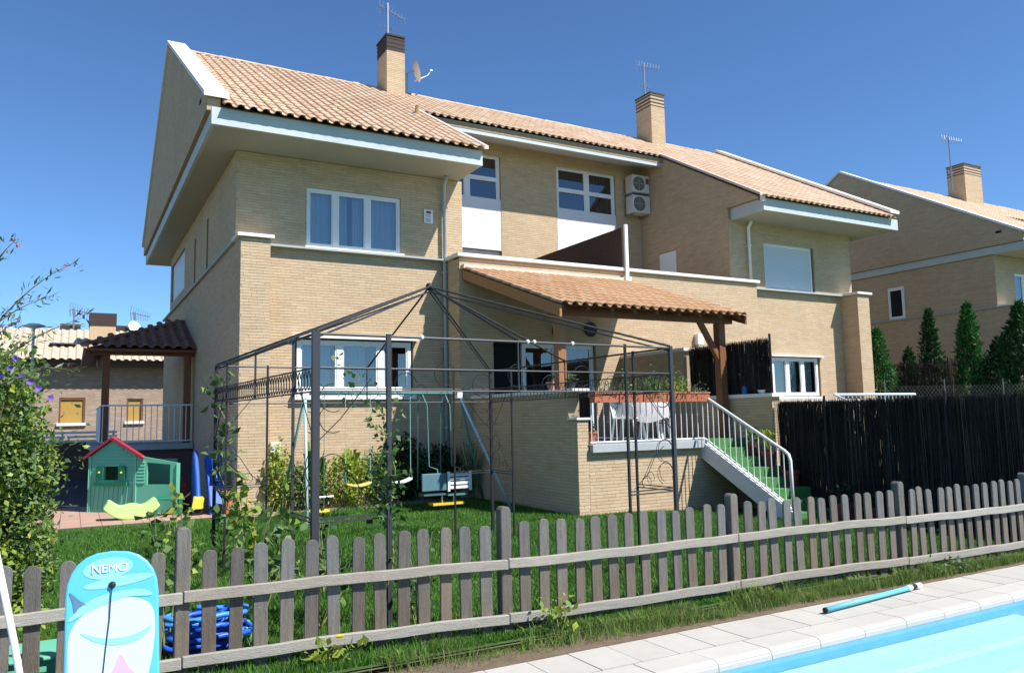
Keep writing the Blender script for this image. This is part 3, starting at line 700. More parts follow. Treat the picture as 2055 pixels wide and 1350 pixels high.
        wv = MB().box(16.6, 16.66, 15.24, 15.32, 5.01, 6.29).box(18.48, 18.54, 15.24, 15.32, 5.01, 6.29).box(16.661, 18.479, 15.24, 15.32, 6.2, 6.29).build('window', whiteM, h); wv['label'] = 'upper window of the right wing closed by a pale roller shutter'
        sh.build('roller_shutter', shutM, wv)
        # down pipes
        for x, z0 in ((6.88, .1), (15.95, 5.05)):
            p = MB(); p.tube([(x, 15.10, z0), (x, 15.10, 6.62), (x, 15.02, 6.70), (x, 14.98, 6.79)], .042, 10)
            for zz in (1.4, 3.1, 4.7, 6.1):
                if zz > z0: p.box(x-.055, x+.055, 15.05, 15.2, zz, zz+.03)
            p.build('downpipe', pvcM if x < 8 else whiteM, h, smooth=True)
    core.build('wall', mortarM, h)
    # dark floor slabs so that rooms stay closed
    MB().box(X(sx+.21), X(6.9), 16.0, 16.05, 0, 6.7).build('inner_wall', darkM, h)
    if full: MB().box(15.7, 19.9, 16.0, 16.05, 0, 6.7).box(7.2, 15.0, 15.5, 15.55, 0, 3.8).box(7.3, 15.2, 19.7, 19.75, 4, 9.2).build('inner_wall', darkM, h)
    (bricks_split if full else bricks_mesh)(W, h)
    return h
build_house(0, True, 'large pair of sandy brick houses with clay tile roofs and two chimneys, behind the garden')
hn = build_house(25.2, False, 'neighbouring sandy brick house at the right edge, behind the conifers')
hn.location.y -= .3
def side_window(parent, x, y0, y1, z0, z1):
    f = MB(); f.box(x-.03, x+.02, y0, y0+.09, z0, z1).box(x-.03, x+.02, y1-.09, y1, z0, z1).box(x-.03, x+.02, y0+.09, y1-.09, z0, z0+.09).box(x-.03, x+.02, y0+.09, y1-.09, z1-.12, z1)
    w = f.build('window', whiteM, parent); w['label'] = 'small white framed window on the shaded side wall'
    MB().box(x-.012, x-.008, y0+.09, y1-.09, z0+.09, z1-.12).build('pane', darkM, w)
side_window(hn, 27.24, 18.55, 19.20, 5.02, 6.22)

# ------------------------------------------------------------------ terrace with steps
t = thing('raised_terrace', 'raised brick terrace with low walls and green carpeted steps in front of the house', 'terrace', (7.2, 10.7, 0))
core = MB()
core.box(7.2, 7.42, 10.95, 14.5, -.2, 1.99); core.box(7.2, 7.42, 10.7, 10.949, -.2, 1.54); core.box(7.421, 11.04, 10.7, 10.92, -.2, 1.0)
core.build('wall', mortarM, t)
bricks_split([(brick_list(7.2, 7.42, 0, 1.52), 'y', 10.7), (brick_list(7.42, 10.95, -.12, 1.0), 'y', 10.7), (brick_list(10.7, 14.5, 0, 1.99, ((10.0, 10.95, 1.53, 3),)), 'x', 7.2)], t)
MB().box(7.14, 7.48, 10.72, 14.5, 1.992, 2.055).build('coping', copingM, t, bevel=.006)
MB().box(7.17, 7.45, 10.66, 10.94, 1.541, 1.575).build('coping', copingM, t)
MB().box(7.43, 9.96, 10.60, 14.49, 1.002, 1.13).box(9.961, 11.03, 10.70, 14.49, 1.002, 1.128).build('floor_slab', concM, t, bevel=.006)
for i in range(7):
    z = 1.128-.161*(i+1); y = 10.70-.285*(i+1)
    s_ = MB().box(9.955, 10.93, y+.001, y+.285, z-.20, z+.0)
    o = s_.build('step', stringM, t)
    MB().box(9.957, 10.925, y-.012, y+.284, z+.001, z+.016).box(9.957, 10.925, y-.012, y-.001, z-.15, z).build('carpet', carpetM, o)
MB().box(9.957, 10.925, 10.69, 11.1, 1.13, 1.142).box(9.957, 10.925, 10.688, 10.699, .97, 1.13).build('carpet', carpetM, t)
MB().prism([(10.70, 1.13), (8.66, .02), (8.66, -.16), (8.92, -.16), (10.70, .82)], 'x', 9.84, 9.95).build('stringer', stringM, t, bevel=.004)

# railing
rl = thing('terrace_railing', 'white metal railing along the terrace edge and down the green steps', 'railing', (9.9, 8.7, 0))
MB().tube([(7.42, 10.66, 1.93), (9.90, 10.66, 1.93), (9.90, 10.60, 1.90), (9.895, 8.86, .99), (9.895, 8.78, .93), (9.895, 8.75, .84), (9.895, 8.74, -.05)], .026, 8).build('handrail', whiteM, rl, smooth=True)
MB().tube([(7.42, 10.66, 1.165), (9.90, 10.66, 1.165), (9.90, 10.62, 1.15), (9.895, 8.80, .135)], .016, 6).build('bottom_rail', whiteM, rl)
bar = MB().tube([(0, 0, 0), (0, 0, 1)], .0095, 6).mesh('baluster'); bar.materials.append(whiteM)
x = 7.45
while x < 9.9:
    o = link('baluster', bar, None, rl, (x, 10.66, 1.16)); o.scale = (1, 1, .77); x += .128
y = 10.55
while y > 8.82:
    tt = (10.60-y)/(10.60-8.86); z1 = 1.90+(.99-1.90)*tt; z0 = 1.15+(.16-1.15)*tt
    o = link('baluster', bar, None, rl, (9.897, y, z0)); o.scale = (1, 1, z1-z0); y -= .128
MB().box(9.87, 9.93, 10.63, 10.69, .92, 1.15).build('bracket', whiteM, rl)

# planter boxes with plants
def planter(i, x0, label, lush, col):
    p = thing('planter_box', label, 'planter', (x0, 10.58, 1.80), 'terracotta planter boxes along the terrace railing')
    b = MB(); vs = []
    b.prism([(10.515, 1.815), (10.65, 1.815), (10.665, 1.96), (10.50, 1.96)], 'x', x0, x0+.48); b.box(x0-.008, x0+.488, 10.49, 10.675, 1.96, 1.985)
    b.build('trough', terraM, p)
    n = int(260*lush); pts = np.stack([rng.uniform(x0+.03, x0+.45, n), rng.normal(10.58, .06, n), 1.99+np.abs(rng.normal(0, .06+.05*lush, n))], 1)
    leaves('foliage', pts, .05, col, p, droop=0)
    n = int(40*lush); pts = np.stack([rng.uniform(x0+.05, x0+.43, n), rng.normal(10.49, .015, n), 1.98-np.abs(rng.normal(0, .07, n))], 1)
    leaves('trailing_foliage', pts, .04, leafM, p, droop=.8)
for i, (x0, lab, lu, c) in enumerate(((7.43, 'terracotta trough with sparse dry plants, leftmost on the terrace rail', .35, leafG), (7.94, 'terracotta trough with pale green leaves, second from the left', .9, leafM), (8.45, 'terracotta trough with dense bright leaves, middle of the row', 1.5, leafM), (8.96, 'terracotta trough with trailing leaves, fourth from the left', 1.3, leafY), (9.44, 'terracotta trough with low moss, rightmost beside the handrail', .3, leafG))):
    planter(i, x0, lab, lu, c)
# small pots standing on the side wall
def pot(name, c, r, h, m, label, group=None, plant=None, n=60, pr=.12, ps=.06, pm=None):
    p = thing(name, label, 'plant pot', c, group)
    MB().lathe(c, [(r*.05, 0), (r*.72, 0), (r*.95, h*.80), (r*1.08, h*.80), (r*1.08, h), (r*.9, h), (r*.85, h*.85), (.001, h*.85)], 14).build('pot', m, p, smooth=False)
    if plant is not None:
        leaves('foliage', blob((c[0], c[1], c[2]+h+pr*.7), (pr, pr, pr), n, .2), ps, plant, p, droop=0)
    return p
pot('flower_pot', (7.31, 11.62, 2.055), .10, .15, mat('copper_pot', (.55, .28, .19), .5), 'copper coloured pot on the terrace side wall beside the wooden post', plant=leafG, n=40, pr=.10)
pot('flower_pot', (7.31, 11.02, 2.055), .09, .12, mat('black_pot', (.03, .03, .04), .5), 'small dark pot with grey flowers at the end of the terrace side wall', plant=leafG, n=60, pr=.09)
pot('flower_pot', (7.58, 10.86, 1.13), .10, .22, terraM, 'terracotta pot behind the left end of the railing', plant=leafM, n=60, pr=.12)
for (x, y, z, r_, h_, lab, pl_, n_, pr_, ps_) in ((10.72, 9.95, .66, .13, .26, 'red pot with a spiky palm like plant on the green steps', None, 0, 0, 0),
        (10.80, 9.55, .33, .14, .28, 'red pot with low foliage lower down the steps', leafD, 60, .14, .08),
        (10.78, 10.35, .82, .11, .22, 'small pot with a sprawling plant near the top of the steps', leafM, 90, .20, .08),
        (10.62, 8.35, -.13, .17, .30, 'large dark red pot on the grass beside the foot of the steps', leafD, 80, .2, .09),
        (10.85, 8.05, -.13, .13, .24, 'dark red pot against the brushwood fence', leafD, 50, .15, .08)):
    p = pot('flower_pot', (x, y, z), r_, h_, mat('red_pot', (.20, .035, .03), .6) if 'red_pot' not in MATS else MATS['red_pot'], lab, None, pl_, n_, pr_, ps_)
    if pl_ is None:
        sp = []
        for k in range(26):
            a = rnd.uniform(0, 6.28); rr = rnd.uniform(.12, .30); hh = rnd.uniform(.18, .42)
            b0 = np.array((x, y, z+h_)); b1 = b0+np.array((math.cos(a)*rr*.5, math.sin(a)*rr*.5, hh)); b2 = b0+np.array((math.cos(a)*rr*1.2, math.sin(a)*rr*1.2, hh*.8))
            w_ = np.array((-math.sin(a), math.cos(a), 0))*.012
            sp += [[b0-w_, b0+w_, b1+w_, b1-w_], [b1-w_, b1+w_, b2+w_*.1, b2-w_*.1]]
        np_mesh('foliage', np.array(sp), 4, leafY, p)

# party wall between the two terraces, screens and garden fence
pw = thing('party_wall', 'brown brick dividing wall between the two terraces with pale coping', 'wall', (11.05, 10.1, 0))
MB().box(11.05, 11.25, 12.40, 14.49, -.2, 2.90).box(11.05, 11.25, 10.12, 12.399, -.2, 1.88).build('wall', mortarM, pw)
bricks_mesh([(brick_list(12.40, 14.49, 0, 2.90), 'x', 11.05), (brick_list(10.12, 12.40, 0, 1.88), 'x', 11.05), (brick_list(11.05, 11.25, 0, 1.88), 'y', 10.12)], pw)
MB().box(11.0, 11.30, 12.34, 14.49, 2.902, 2.965).build('coping', copingM, pw); MB().box(11.0, 11.30, 10.06, 12.339, 1.882, 1.945).build('coping', copingM, pw)
def brush(name, label, x, y0, y1, z0, z1, post_ys, m=heathM, dens=110, group=None, along='y', lean=.012):
    f = thing(name, label, 'brushwood fence' if 'fence' in name else 'screen', (x, y0, z0) if along == 'y' else (y0, x, z0), group)
    n = int((y1-y0)*dens*2.2); U = rng.uniform(y0, y1, n); D = rng.uniform(-.022, .022, n); B = z0+np.abs(rng.normal(0, .02, n)); broke = rng.random(n) < .25
    T_ = z1+rng.normal(0, .028, n)-np.where(broke, rng.uniform(0, (z1-z0)*.8, n), 0); B = np.where(broke, B+0*B, B); W_ = rng.uniform(.0022, .0055, n)
    du = rng.normal(0, lean*(z1-z0)*1.5, n); dd = rng.normal(0, .008, n)
    qs = []
    for ax in ((1, 0), (.3, .95)):
        wu = W_*ax[0]; wd = W_*ax[1]
        c = [(U-wu, D-wd, B), (U+wu, D+wd, B), (U+du+wu*.6, D+dd+wd*.6, T_), (U+du-wu*.6, D+dd-wd*.6, T_)]
        if along == 'y': qs.append(np.stack([np.stack([x+b, a, z], 1) for a, b, z in c], 1))
        else: qs.append(np.stack([np.stack([a, x+b, z], 1) for a, b, z in c], 1))
    np_mesh('brushwood', np.concatenate(qs), 4, m, f, 'stuff')
    for py in post_ys:
        a, b = (x-.05, py) if along == 'y' else (py, x-.05)
        MB().tube([(a, b, z0-.05), (a, b, z1+.10)], .022, 8).build('post', blackM, f)
    for zz in np.arange(z0+.25, z1, .45):
        mb = MB()
        if along == 'y': mb.tube([(x-.03, y0, zz), (x-.03, y1, zz)], .003, 4)
        else: mb.tube([(y0, x-.03, zz), (y1, x-.03, zz)], .003, 4)
        mb.build('wire', blackM, f)
    return f
brush('brushwood_fence', 'tall dark brushwood fence running from the steps to the right edge', 11.12, 4.9, 10.04, -.14, 1.76, (9.0, 6.9), dens=620)
brush('brushwood_screen', 'dark brushwood screen on the low dividing wall behind the wooden post', 11.15, 10.2, 12.33, 1.945, 2.93, (10.14,), dens=620)
brush('brushwood_fence', 'short brown brushwood fence below the neighbouring house', 21.5, 13.0, 16.4, 1.2, 2.95, (13.2,), m=screenM, dens=160)
# roof terrace divider
dv = thing('terrace_divider', 'brown screen with a white end post dividing the roof terrace', 'screen', (11.2, 14.45, 4.9))
MB().box(11.18, 11.22, 14.52, 18.83, 4.08, 6.0).build('panel', screenM, dv)
MB().box(11.16, 11.24, 14.36, 14.415, 4.72, 6.04).build('post', whiteM, dv); MB().box(11.12, 11.28, 14.33, 14.42, 4.66, 4.80).build('bracket', copingM, dv)

# ------------------------------------------------------------------ pergola
pg = thing('pergola', 'wooden pergola with orange clay tile roof over the terrace', 'pergola', (7.2, 11.2, 1.13))
ps = .335; pz = lambda y: 3.44+ps*(y-10.80)
MB().box(7.21, 7.37, 11.22, 11.38, 2.055, pz(11.3)-.28).build('post', pergO, pg, bevel=.006)
MB().box(10.82, 10.98, 11.12, 11.28, 1.13, pz(11.2)-.251).build('post', pergM, pg, bevel=.006)
MB().box(7.02, 11.18, 11.12, 11.26, pz(11.2)-.25, pz(11.2)-.085).build('beam', pergM, pg, bevel=.005)
MB().beam((10.86, 11.19, 2.62), (10.38, 11.19, pz(11.2)-.21), .09, .09).build('brace', pergM, pg)
MB().box(7.02, 11.2, 14.40, 14.49, pz(14.45)-.22, pz(14.45)-.09).build('wall_plate', pergM, pg)
for i in range(9):
    x = 7.10+i*(11.12-7.10)/8
    MB().prism([(10.86, pz(10.86)-.075), (14.39, pz(14.39)-.075), (14.39, pz(14.39)-.01), (10.86, pz(10.86)-.01)], 'x', x-.035, x+.035).build('rafter', pergM, pg)
MB().prism([(10.80, pz(10.80)-.20), (14.49, pz(14.49)-.20), (14.49, pz(14.49)-.0), (10.80, pz(10.80)-.0)], 'x', 6.985, 7.03).build('barge_board', pergO, pg)
MB().prism([(10.80, pz(10.80)-.16), (14.49, pz(14.49)-.16), (14.49, pz(14.49)-.0), (10.80, pz(10.80)-.0)], 'x', 11.19, 11.235).build('barge_board', pergM, pg)
prf = MB().prism([(10.81, pz(10.81)-.008), (14.49, pz(14.49)-.008), (14.49, pz(14.49)+.012), (10.81, pz(10.81)+.012)], 'x', 7.032, 11.188).build('roof', pergM, pg)
tile_field(prf, PTILE, ptileM, 6.99, 11.24, 10.74, pz(10.74)+.012, 14.44, ps, .20, .34, 300)
MB().box(6.98, 11.25, 14.38, 14.494, pz(14.4)+.04, pz(14.4)+.13).build('flashing', copingP, prf)

# porch lamp and AC units, plaque, meter box
l = thing('wall_lamp', 'small white box lamp on the wall behind the brushwood screen', 'lamp', (13.37, 14.4, 3.3))
MB().box(13.27, 13.47, 14.36, 14.492, 3.28, 3.54).build('lamp_body', whiteM, l, bevel=.01); MB().box(13.30, 13.44, 14.375, 14.49, 3.20, 3.279).build('lamp_base', acM, l)
for k, z in enumerate((8.33, 7.70)):
    a = thing('air_conditioner', 'upper of two beige air conditioning units on the wall' if k == 0 else 'lower of two beige air conditioning units on the wall', 'air conditioner', (14.9, 18.45, z), 'air conditioning units beside the upper window')
    MB().box(14.62, 15.27, 18.36, 18.72, z, z+.54).build('casing', acM, a, bevel=.015)
    r_ = .215; pp = [(14.86+r_*math.cos(i*math.pi/10), z+.27+r_*math.sin(i*math.pi/10)) for i in range(20)]
    fn = MB().prism(pp, 'y', 18.35, 18.359).build('fan_opening', mat('fan_dark', (.06, .055, .05), .7) if 'fan_dark' not in MATS else MATS['fan_dark'], a)
    gr = MB()
    for q in (.07, .12, .17):
        gr.tube([(14.86+q*math.cos(i*math.pi/10), 18.345, z+.27+q*math.sin(i*math.pi/10)) for i in range(21)], .005, 4)
    gr.tube([(14.65, 18.345, z+.27), (15.07, 18.345, z+.27)], .005, 4).tube([(14.86, 18.345, z+.06), (14.86, 18.345, z+.48)], .005, 4); gr.build('fan_grille', acM, a)
    MB().box(15.12, 15.24, 18.352, 18.359, z+.28, z+.45).build('label_plate', redM if k == 0 else acM, a)
    MB().box(14.66, 14.70, 18.45, 18.845, z-.06, z-.002).box(15.20, 15.24, 18.45, 18.845, z-.06, z-.002).build('bracket', steelM, a)
sg = thing('alarm_plaque', 'small white plaque with dark heading and grey lines of text on the upper wall', 'sign', (6.54, 15.18, 5.9))
MB().box(6.44, 6.64, 15.165, 15.188, 5.76, 6.06).build('plate', whiteM, sg)
MB().box(6.485, 6.595, 15.160, 15.1645, 5.97, 6.025).build('heading', mat('plaque_red', (.30, .04, .05), .6), sg)
pm_ = MB()
for z in (5.93, 5.90, 5.85, 5.82, 5.79): pm_.box(6.47, 6.61-rnd.random()*.03, 15.161, 15.1645, z, z+.012)
pm_.build('text_lines', mat('plaque_grey', (.25, .25, .27), .6), sg)
mb_ = thing('meter_box', 'small pale box fixed to the wall above the flower bed', 'wall box', (3.38, 15.12, 1.0)); MB().box(3.27, 3.46, 15.10, 15.191, .98, 1.24).build('casing', acM, mb_, bevel=.02)

# antennas and dish
def antenna(x, y, z, h, label, yagi=1, sc=1., group='television aerials on masts'):
    a = thing('antenna', label, 'aerial', (x, y, z), group)
    MB().tube([(x, y, z), (x, y, z+h)], .026*sc, 6).build('mast', steelM, a)
    b = MB(); zz = z+h*.93; n = 9
    dirx, diry = (.75, -.66)
    p0 = Vector((x-.25*dirx, y-.25*diry, zz+.05)); p1 = Vector((x+.52*dirx*sc, y+.52*diry*sc, zz-.50*max(yagi, .25)*sc)); b.tube([p0, p1], .013*sc, 4)
    for i in range(n):
        c = p0.lerp(p1, i/(n-1)); w = (.22-.012*i)*sc
        for s_ in (1, -1): b.tube([c, c+Vector((-diry*.25*w, dirx*.25*w, s_*w))], .008*sc, 3)
    for s_ in (-1, 1): b.tube([p0+Vector((0, 0, s_*.25*sc)), p0], .006*sc, 3)
    b.build('yagi', steelM, a)
    c = MB(); c.tube([(x-.25*sc, y, z+h*.35), (x+.3*sc, y, z+h*.32)], .011*sc, 4)
    for i in range(5): c.tube([(x-.2*sc+i*.1*sc, y, z+h*.35-.07), (x-.2*sc+i*.1*sc, y, z+h*.35+.07)], .007*sc, 3)
    c.build('cross_bar', steelM, a); return a
antenna(7.62, 20.5, 12.45, 1.15, 'aerial on a mast above the left chimney')
antenna(17.0, 20.5, 12.5, 1.25, 'aerial on a mast above the middle chimney', .3)
antenna(34.0, 20.1, 11.2, 2.6, 'aerial on a mast above the chimney of the neighbouring house', .3)
ds = thing('satellite_dish', 'round white satellite dish beside the left chimney', 'satellite dish', (8.4, 20.7, 10.95))
c0 = Vector((8.42, 20.5, 11.72)); nrm = Vector((.95, -.2, .30)).normalized(); a0 = nrm.cross(Vector((0, 0, 1))).normalized(); b0 = nrm.cross(a0)
vs = []; fs = []; nn = 20; rings = 5
for i in range(rings+1):
    q = i/rings*.34
    for j in range(nn): t_ = 2*math.pi*j/nn; vs.append(c0+a0*q*math.cos(t_)*.92+b0*q*math.sin(t_)+nrm*(q*q*.75))
for i in range(rings):
    for j in range(nn): fs.append((i*nn+j, i*nn+(j+1) % nn, (i+1)*nn+(j+1) % nn, (i+1)*nn+j))
MB().add(vs, fs).build('dish', whiteM, ds, smooth=True)
MB().tube([c0-b0*-.0+Vector((0, 0, -.32)), c0+nrm*.42+Vector((0, 0, -.22)), c0+nrm*.52+Vector((0, 0, -.12))], .014, 6).build('feed_arm', whiteM, ds); MB().ball(c0+nrm*.53+Vector((0, 0, -.10)), .045, 6).build('receiver', steelM, ds)
MB().tube([(8.3, 20.75, 10.95), (8.3, 20.75, 11.72), tuple(c0-nrm*.02)], .02, 6).build('mast', steelM, ds)
vt = thing('roof_vent', 'small clay vent pot on the roof slope where the eave steps back', 'roof vent', (6.97, 16.8, 8.75)); MB().lathe((6.97, 16.8, 8.7), [(.05, 0), (.06, .12), (.045, .30), (.055, .33)], 8).build('pot', mat('clay_vent', (.30, .2, .1), .9), vt)

# ------------------------------------------------------------------ gazebo frame
ga = thing('gazebo_frame', 'dark metal gazebo frame with scroll work and bare rafters on the lawn', 'gazebo', (3.4, 8.0, 0))
GA, GC, GD, GB_ = Vector((1.62, 5.95, 0)), Vector((5.30, 6.15, 0)), Vector((5.25, 10.0, 0)), Vector((1.48, 9.75, 0))
ZT = 2.27; AP = Vector((3.45, 8.0, 3.07)); lw = .60
def on(p, q, d): return p+(q-p).normalized()*d
def gpost(p, w, name='post', m=None):
    MB().box(p.x-w/2, p.x+w/2, p.y-w/2, p.y+w/2, -.05 if p.x < 5.6 else -.05, ZT+.02).build(name, m or postgM, ga)
def arc(mb, c, u, r, a0_, a1_, n=9, rad=.0035, sx=1):
    mb.tube([c+u*(r*sx*math.cos(a0_+(a1_-a0_)*i/n))+Vector((0, 0, 1))*(r*math.sin(a0_+(a1_-a0_)*i/n)) for i in range(n+1)], rad, 4, False)
for i, (c, n1, n2) in enumerate(((GA, GC, GB_), (GC, GA, GD), (GD, GC, GB_), (GB_, GD, GA))):
    gpost(c, .055 if i == 0 else .036, 'post', postgM if i < 2 else blackM)
    for nb in (n1, n2):
        q = on(c, nb, lw); gpost(q, .036 if i == 0 and nb is n1 else .022, 'side_post', postgM if i == 0 else blackM)
        d = (nb-c).normalized()
        # shelf bars with a scroll panel
        for zz in (.84, .87): MB().beam(c+Vector((0, 0, zz)), q+Vector((0, 0, zz)), .012, .010).build('shelf_bar', postgM, ga)
        sc_ = MB()
        for zc, s_ in ((1.02, .75), (1.24, .8), (.95, .42)): arc(sc_, c+d*(.13 if s_ > .5 else .38)+Vector((0, 0, zc)), d, .14*s_, -1.2, 3.6, 10)
        sc_.tube([c+d*.15+Vector((0, 0, 1.28)), c+d*.28+Vector((0, 0, 1.20)), c+d*.42+Vector((0, 0, .98)), c+d*.54+Vector((0, 0, .89))], .004, 4, False)
        for zc in (1.78, 1.62): arc(sc_, c+d*.14+Vector((0, 0, zc)), d, .11, 1.5, 5.2, 9)
        sc_.tube([c+d*.02+Vector((0, 0, 1.45)), c+d*.2+Vector((0, 0, 1.62)), c+d*.45+Vector((0, 0, 1.93))], .004, 4, False)
        sc_.build('scroll', blackM, ga)
for p, q in ((GA, GC), (GC, GD), (GD, GB_), (GB_, GA)):
    for zz, w in ((ZT, .017), (ZT-.26, .009), (ZT-.44, .009)):
        MB().tube([p+Vector((0, 0, zz)), q+Vector((0, 0, zz))], w/2+.003, 6).build('rail', postgM, ga)
    m_ = (p+q)/2; MB().tube([m_+Vector((0, 0, ZT-.44)), m_+Vector((0, 0, ZT+.03))], .010, 6).build('strut', postgM, ga)
    MB().tube([m_+Vector((0, 0, ZT+.01)), AP], .011, 6).build('rafter', blackM, ga)
    sc_ = MB(); L_ = (q-p).length; n = int((L_)/.085); d = (q-p).normalized()
    if (p, q) in ((GB_, GA), (GC, GD)):
        for k in range(n): arc(sc_, p+d*(.06+k*.085)+Vector((0, 0, ZT-.35)), d, .078, .3, 5.6, 9, .0045, .42)
    else:
        for k in range(7): arc(sc_, p+d*(.75+k*.36)+Vector((0, 0, ZT-.36+(.06 if k % 2 else -.03))), d, .10, .2, 5.4, 9, .0035)
    sc_.build('scroll_band', blackM, ga)
    MB().tube([p+Vector((0, 0, ZT+.02)), AP], .013, 6).build('hip_rafter', postgM, ga)
    MB().tube([p+Vector((0, 0, ZT-.03)), AP+Vector((0, 0, -.055))], .009, 6).build('hip_rafter', postgM, ga)
MB().ball(AP, .045, 6).build('apex_joint', blackM, ga)
for d_ in (.9, 1.95, 2.02, 2.45):
    MB().ball(on(GA, GC, d_)+Vector((0, 0, ZT+.005)), .020, 6).build('rail_clip', whiteM, ga)

# ------------------------------------------------------------------ swing set
sw = thing('swing_set', 'green metal swing set with splayed legs beside the flower bed', 'swing set', (4.7, 13, 0))
SZ = 2.06
MB().tube([(3.26, 12.9, SZ), (6.20, 12.9, SZ)], .028, 8).build('top_bar', greenM, sw, smooth=True)
for x, dx_ in ((3.34, -.02), (6.12, .10)):
    s_ = -1 if x < 4 else 1
    for y1 in (12.25, 13.75):
        xe = x+s_*(.12 if y1 < 13 else .2) + (.75 if (s_ > 0 and y1 < 13) else (.95 if s_ > 0 else 0))*.75
        MB().tube([(x, 12.9, SZ), (xe, y1, 0)], .024, 8).build('leg', greenM if y1 > 13 else mat('leg_pale', (.42, .58, .60), .4) if 'leg_pale' not in MATS else MATS['leg_pale'], sw, smooth=True)
    MB().box(x-.05, x+.05, 12.84, 12.96, SZ-.09, SZ+.03).build('joint', swhiteM, sw)
def seat_swing(x0, x1, z, m, label, lift=0):
    s_ = thing('hanging_swing', label, 'swing', ((x0+x1)/2, 12.9, z)); w = (x1-x0)
    pr = []
    for i in range(9):
        t_ = i/8*2-1; pr.append((x0+(x1-x0)*(i/8), z+.045*t_*t_+lift*(i/8)))
    vs = []; fs = []
    for k, (yy, dz) in enumerate(((12.81, 0), (12.99, 0), (12.99, .035), (12.81, .035))):
        for x, zz in pr: vs.append((x, yy, zz+dz))
    for i in range(8):
        for k in range(4): fs.append((k*9+i, k*9+i+1, ((k+1) % 4)*9+i+1, ((k+1) % 4)*9+i))
    fs += [(0, 9, 18, 27), (8, 35, 26, 17)]
    MB().add(vs, fs).build('seat', m, s_, bevel=.008)
    for x, zz in (pr[0], pr[-1]):
        MB().tube([(x, 12.9, SZ-.02), (x, 12.9, zz+.22)], .006, 5).build('rope', mat('rope_green', (.30, .50, .42), .8) if 'rope_green' not in MATS else MATS['rope_green'], s_)
        MB().tube([(x, 12.83, zz+.02), (x, 12.9, zz+.22), (x, 12.97, zz+.02)], .005, 5).build('yoke', greenM, s_)
seat_swing(4.02, 4.45, .50, mat('cream_yellow', (.72, .55, .16), .5), 'yellow plastic swing seat hanging in front of the bright shrubs')
seat_swing(4.80, 5.18, .50, swhiteM, 'white curved swing seat between the yellow seat and the glider', .03)
tz = thing('trapeze_swing', 'narrow trapeze with a white bar and a yellow disc on green ropes at the left', 'swing', (3.6, 12.9, .15))
for x in (3.50, 3.66): MB().tube([(x, 12.9, SZ), (x, 12.9, .17)], .005, 5).build('rope', greenM, tz)
MB().tube([(3.44, 12.9, .37), (3.82, 12.9, .37)], .018, 6).build('bar', swhiteM, tz); MB().lathe((3.58, 12.9, .13), [(.001, 0), (.17, 0), (.18, .02), (.16, .04), (.001, .04)], 14).build('disc', yellowM, tz)
gl_ = thing('glider_swing', 'two seat glider swing with a teal backrest and a white slatted backrest', 'glider', (5.75, 12.9, .4))
MB().box(5.32, 5.78, 12.72, 12.76, .36, .66).build('backrest', mat('teal_panel', (.10, .19, .22), .5), gl_, bevel=.01)
sb = MB()
for i in range(4): sb.box(5.84, 6.22, 12.70, 12.73, .38+i*.072, .38+i*.072+.05)
sb.box(5.80, 5.84, 12.70, 12.74, .34, .68).box(6.22, 6.26, 12.70, 12.74, .34, .68); sb.build('backrest', swhiteM, gl_)
MB().box(5.36, 5.80, 12.74, 12.98, .28, .31).build('seat', mat('teal_panel2', (.07, .14, .16), .5), gl_); MB().box(5.82, 6.2, 12.74, 12.98, .26, .29).build('seat', greenM, gl_)
for x in (5.42, 5.86): 
    MB().tube([(x-.02, 12.9, SZ), (x+.06, 12.86, SZ-.22), (x+.08, 12.84, .78), (x+.22, 12.8, .72), (x+.24, 12.76, .40)], .012, 6).build('hanger', greenM, gl_, smooth=True)
    MB().tube([(x-.02, 12.9, SZ), (x-.06, 13.0, SZ-.22), (x-.06, 13.02, .40)], .012, 6).build('hanger', greenM, gl_, smooth=True)
MB().box(5.55, 6.15, 12.78, 13.0, .10, .14).build('footrest', yellowM, gl_); MB().tube([(5.75, 12.85, .28), (5.75, 12.85, .14)], .015, 6).tube([(5.98, 12.85, .28), (5.98, 12.85, .14)], .015, 6).build('footrest_strut', whiteM, gl_)

# ------------------------------------------------------------------ play things
ph = thing('playhouse', 'mint green plastic playhouse with a red roof on the patio', 'playhouse', (1.0, 16.2, 0))
PA, PB, PC = Vector((.36, 16.82, 0)), Vector((1.07, 16.05, 0)), Vector((1.74, 15.50, 0))     # along its front
dn = Vector((.73, -.68, 0)); inn = Vector((.06, 1, 0)).normalized()
def ph_quad(p, q, prof, name, m, th=.04, off=0.0):
    """wall panel between p and q; prof = [(t, z)] outline"""
    d = (q-p); nrm_ = Vector((-d.y, d.x, 0)).normalized()
    if nrm_.y < 0: nrm_ = -nrm_
    f = [p+d*t_+Vector((0, 0, z))-nrm_*off for t_, z in prof]; b = [v+nrm_*th for v in f]; n = len(prof)
    return MB().add(f+b, [tuple(range(n)), tuple(range(2*n-1, n-1, -1))]+[(i, n+i, n+(i+1) % n, (i+1) % n) for i in range(n)]).build(name, m, ph)
def clap(p, q, z0, z1, mask, name='clapboard'):
    z = z0; d = q-p; nrm_ = Vector((-d.y, d.x, 0)).normalized()
    if nrm_.y < 0: nrm_ = -nrm_
    while z < z1-.03:
        for a, b in mask(z+.03):
            f = [p+d*a+Vector((0, 0, z))-nrm_*.016, p+d*b+Vector((0, 0, z))-nrm_*.016, p+d*b+Vector((0, 0, z+.055))-nrm_*.004, p+d*a+Vector((0, 0, z+.055))-nrm_*.004]
            g_ = [v+nrm_*.012 for v in f]
            MB().add(f+g_, [(0, 1, 2, 3), (0, 4, 5, 1), (3, 2, 6, 7), (1, 5, 6, 2), (0, 3, 7, 4)]).build(name, mintM, ph)
        z += .06
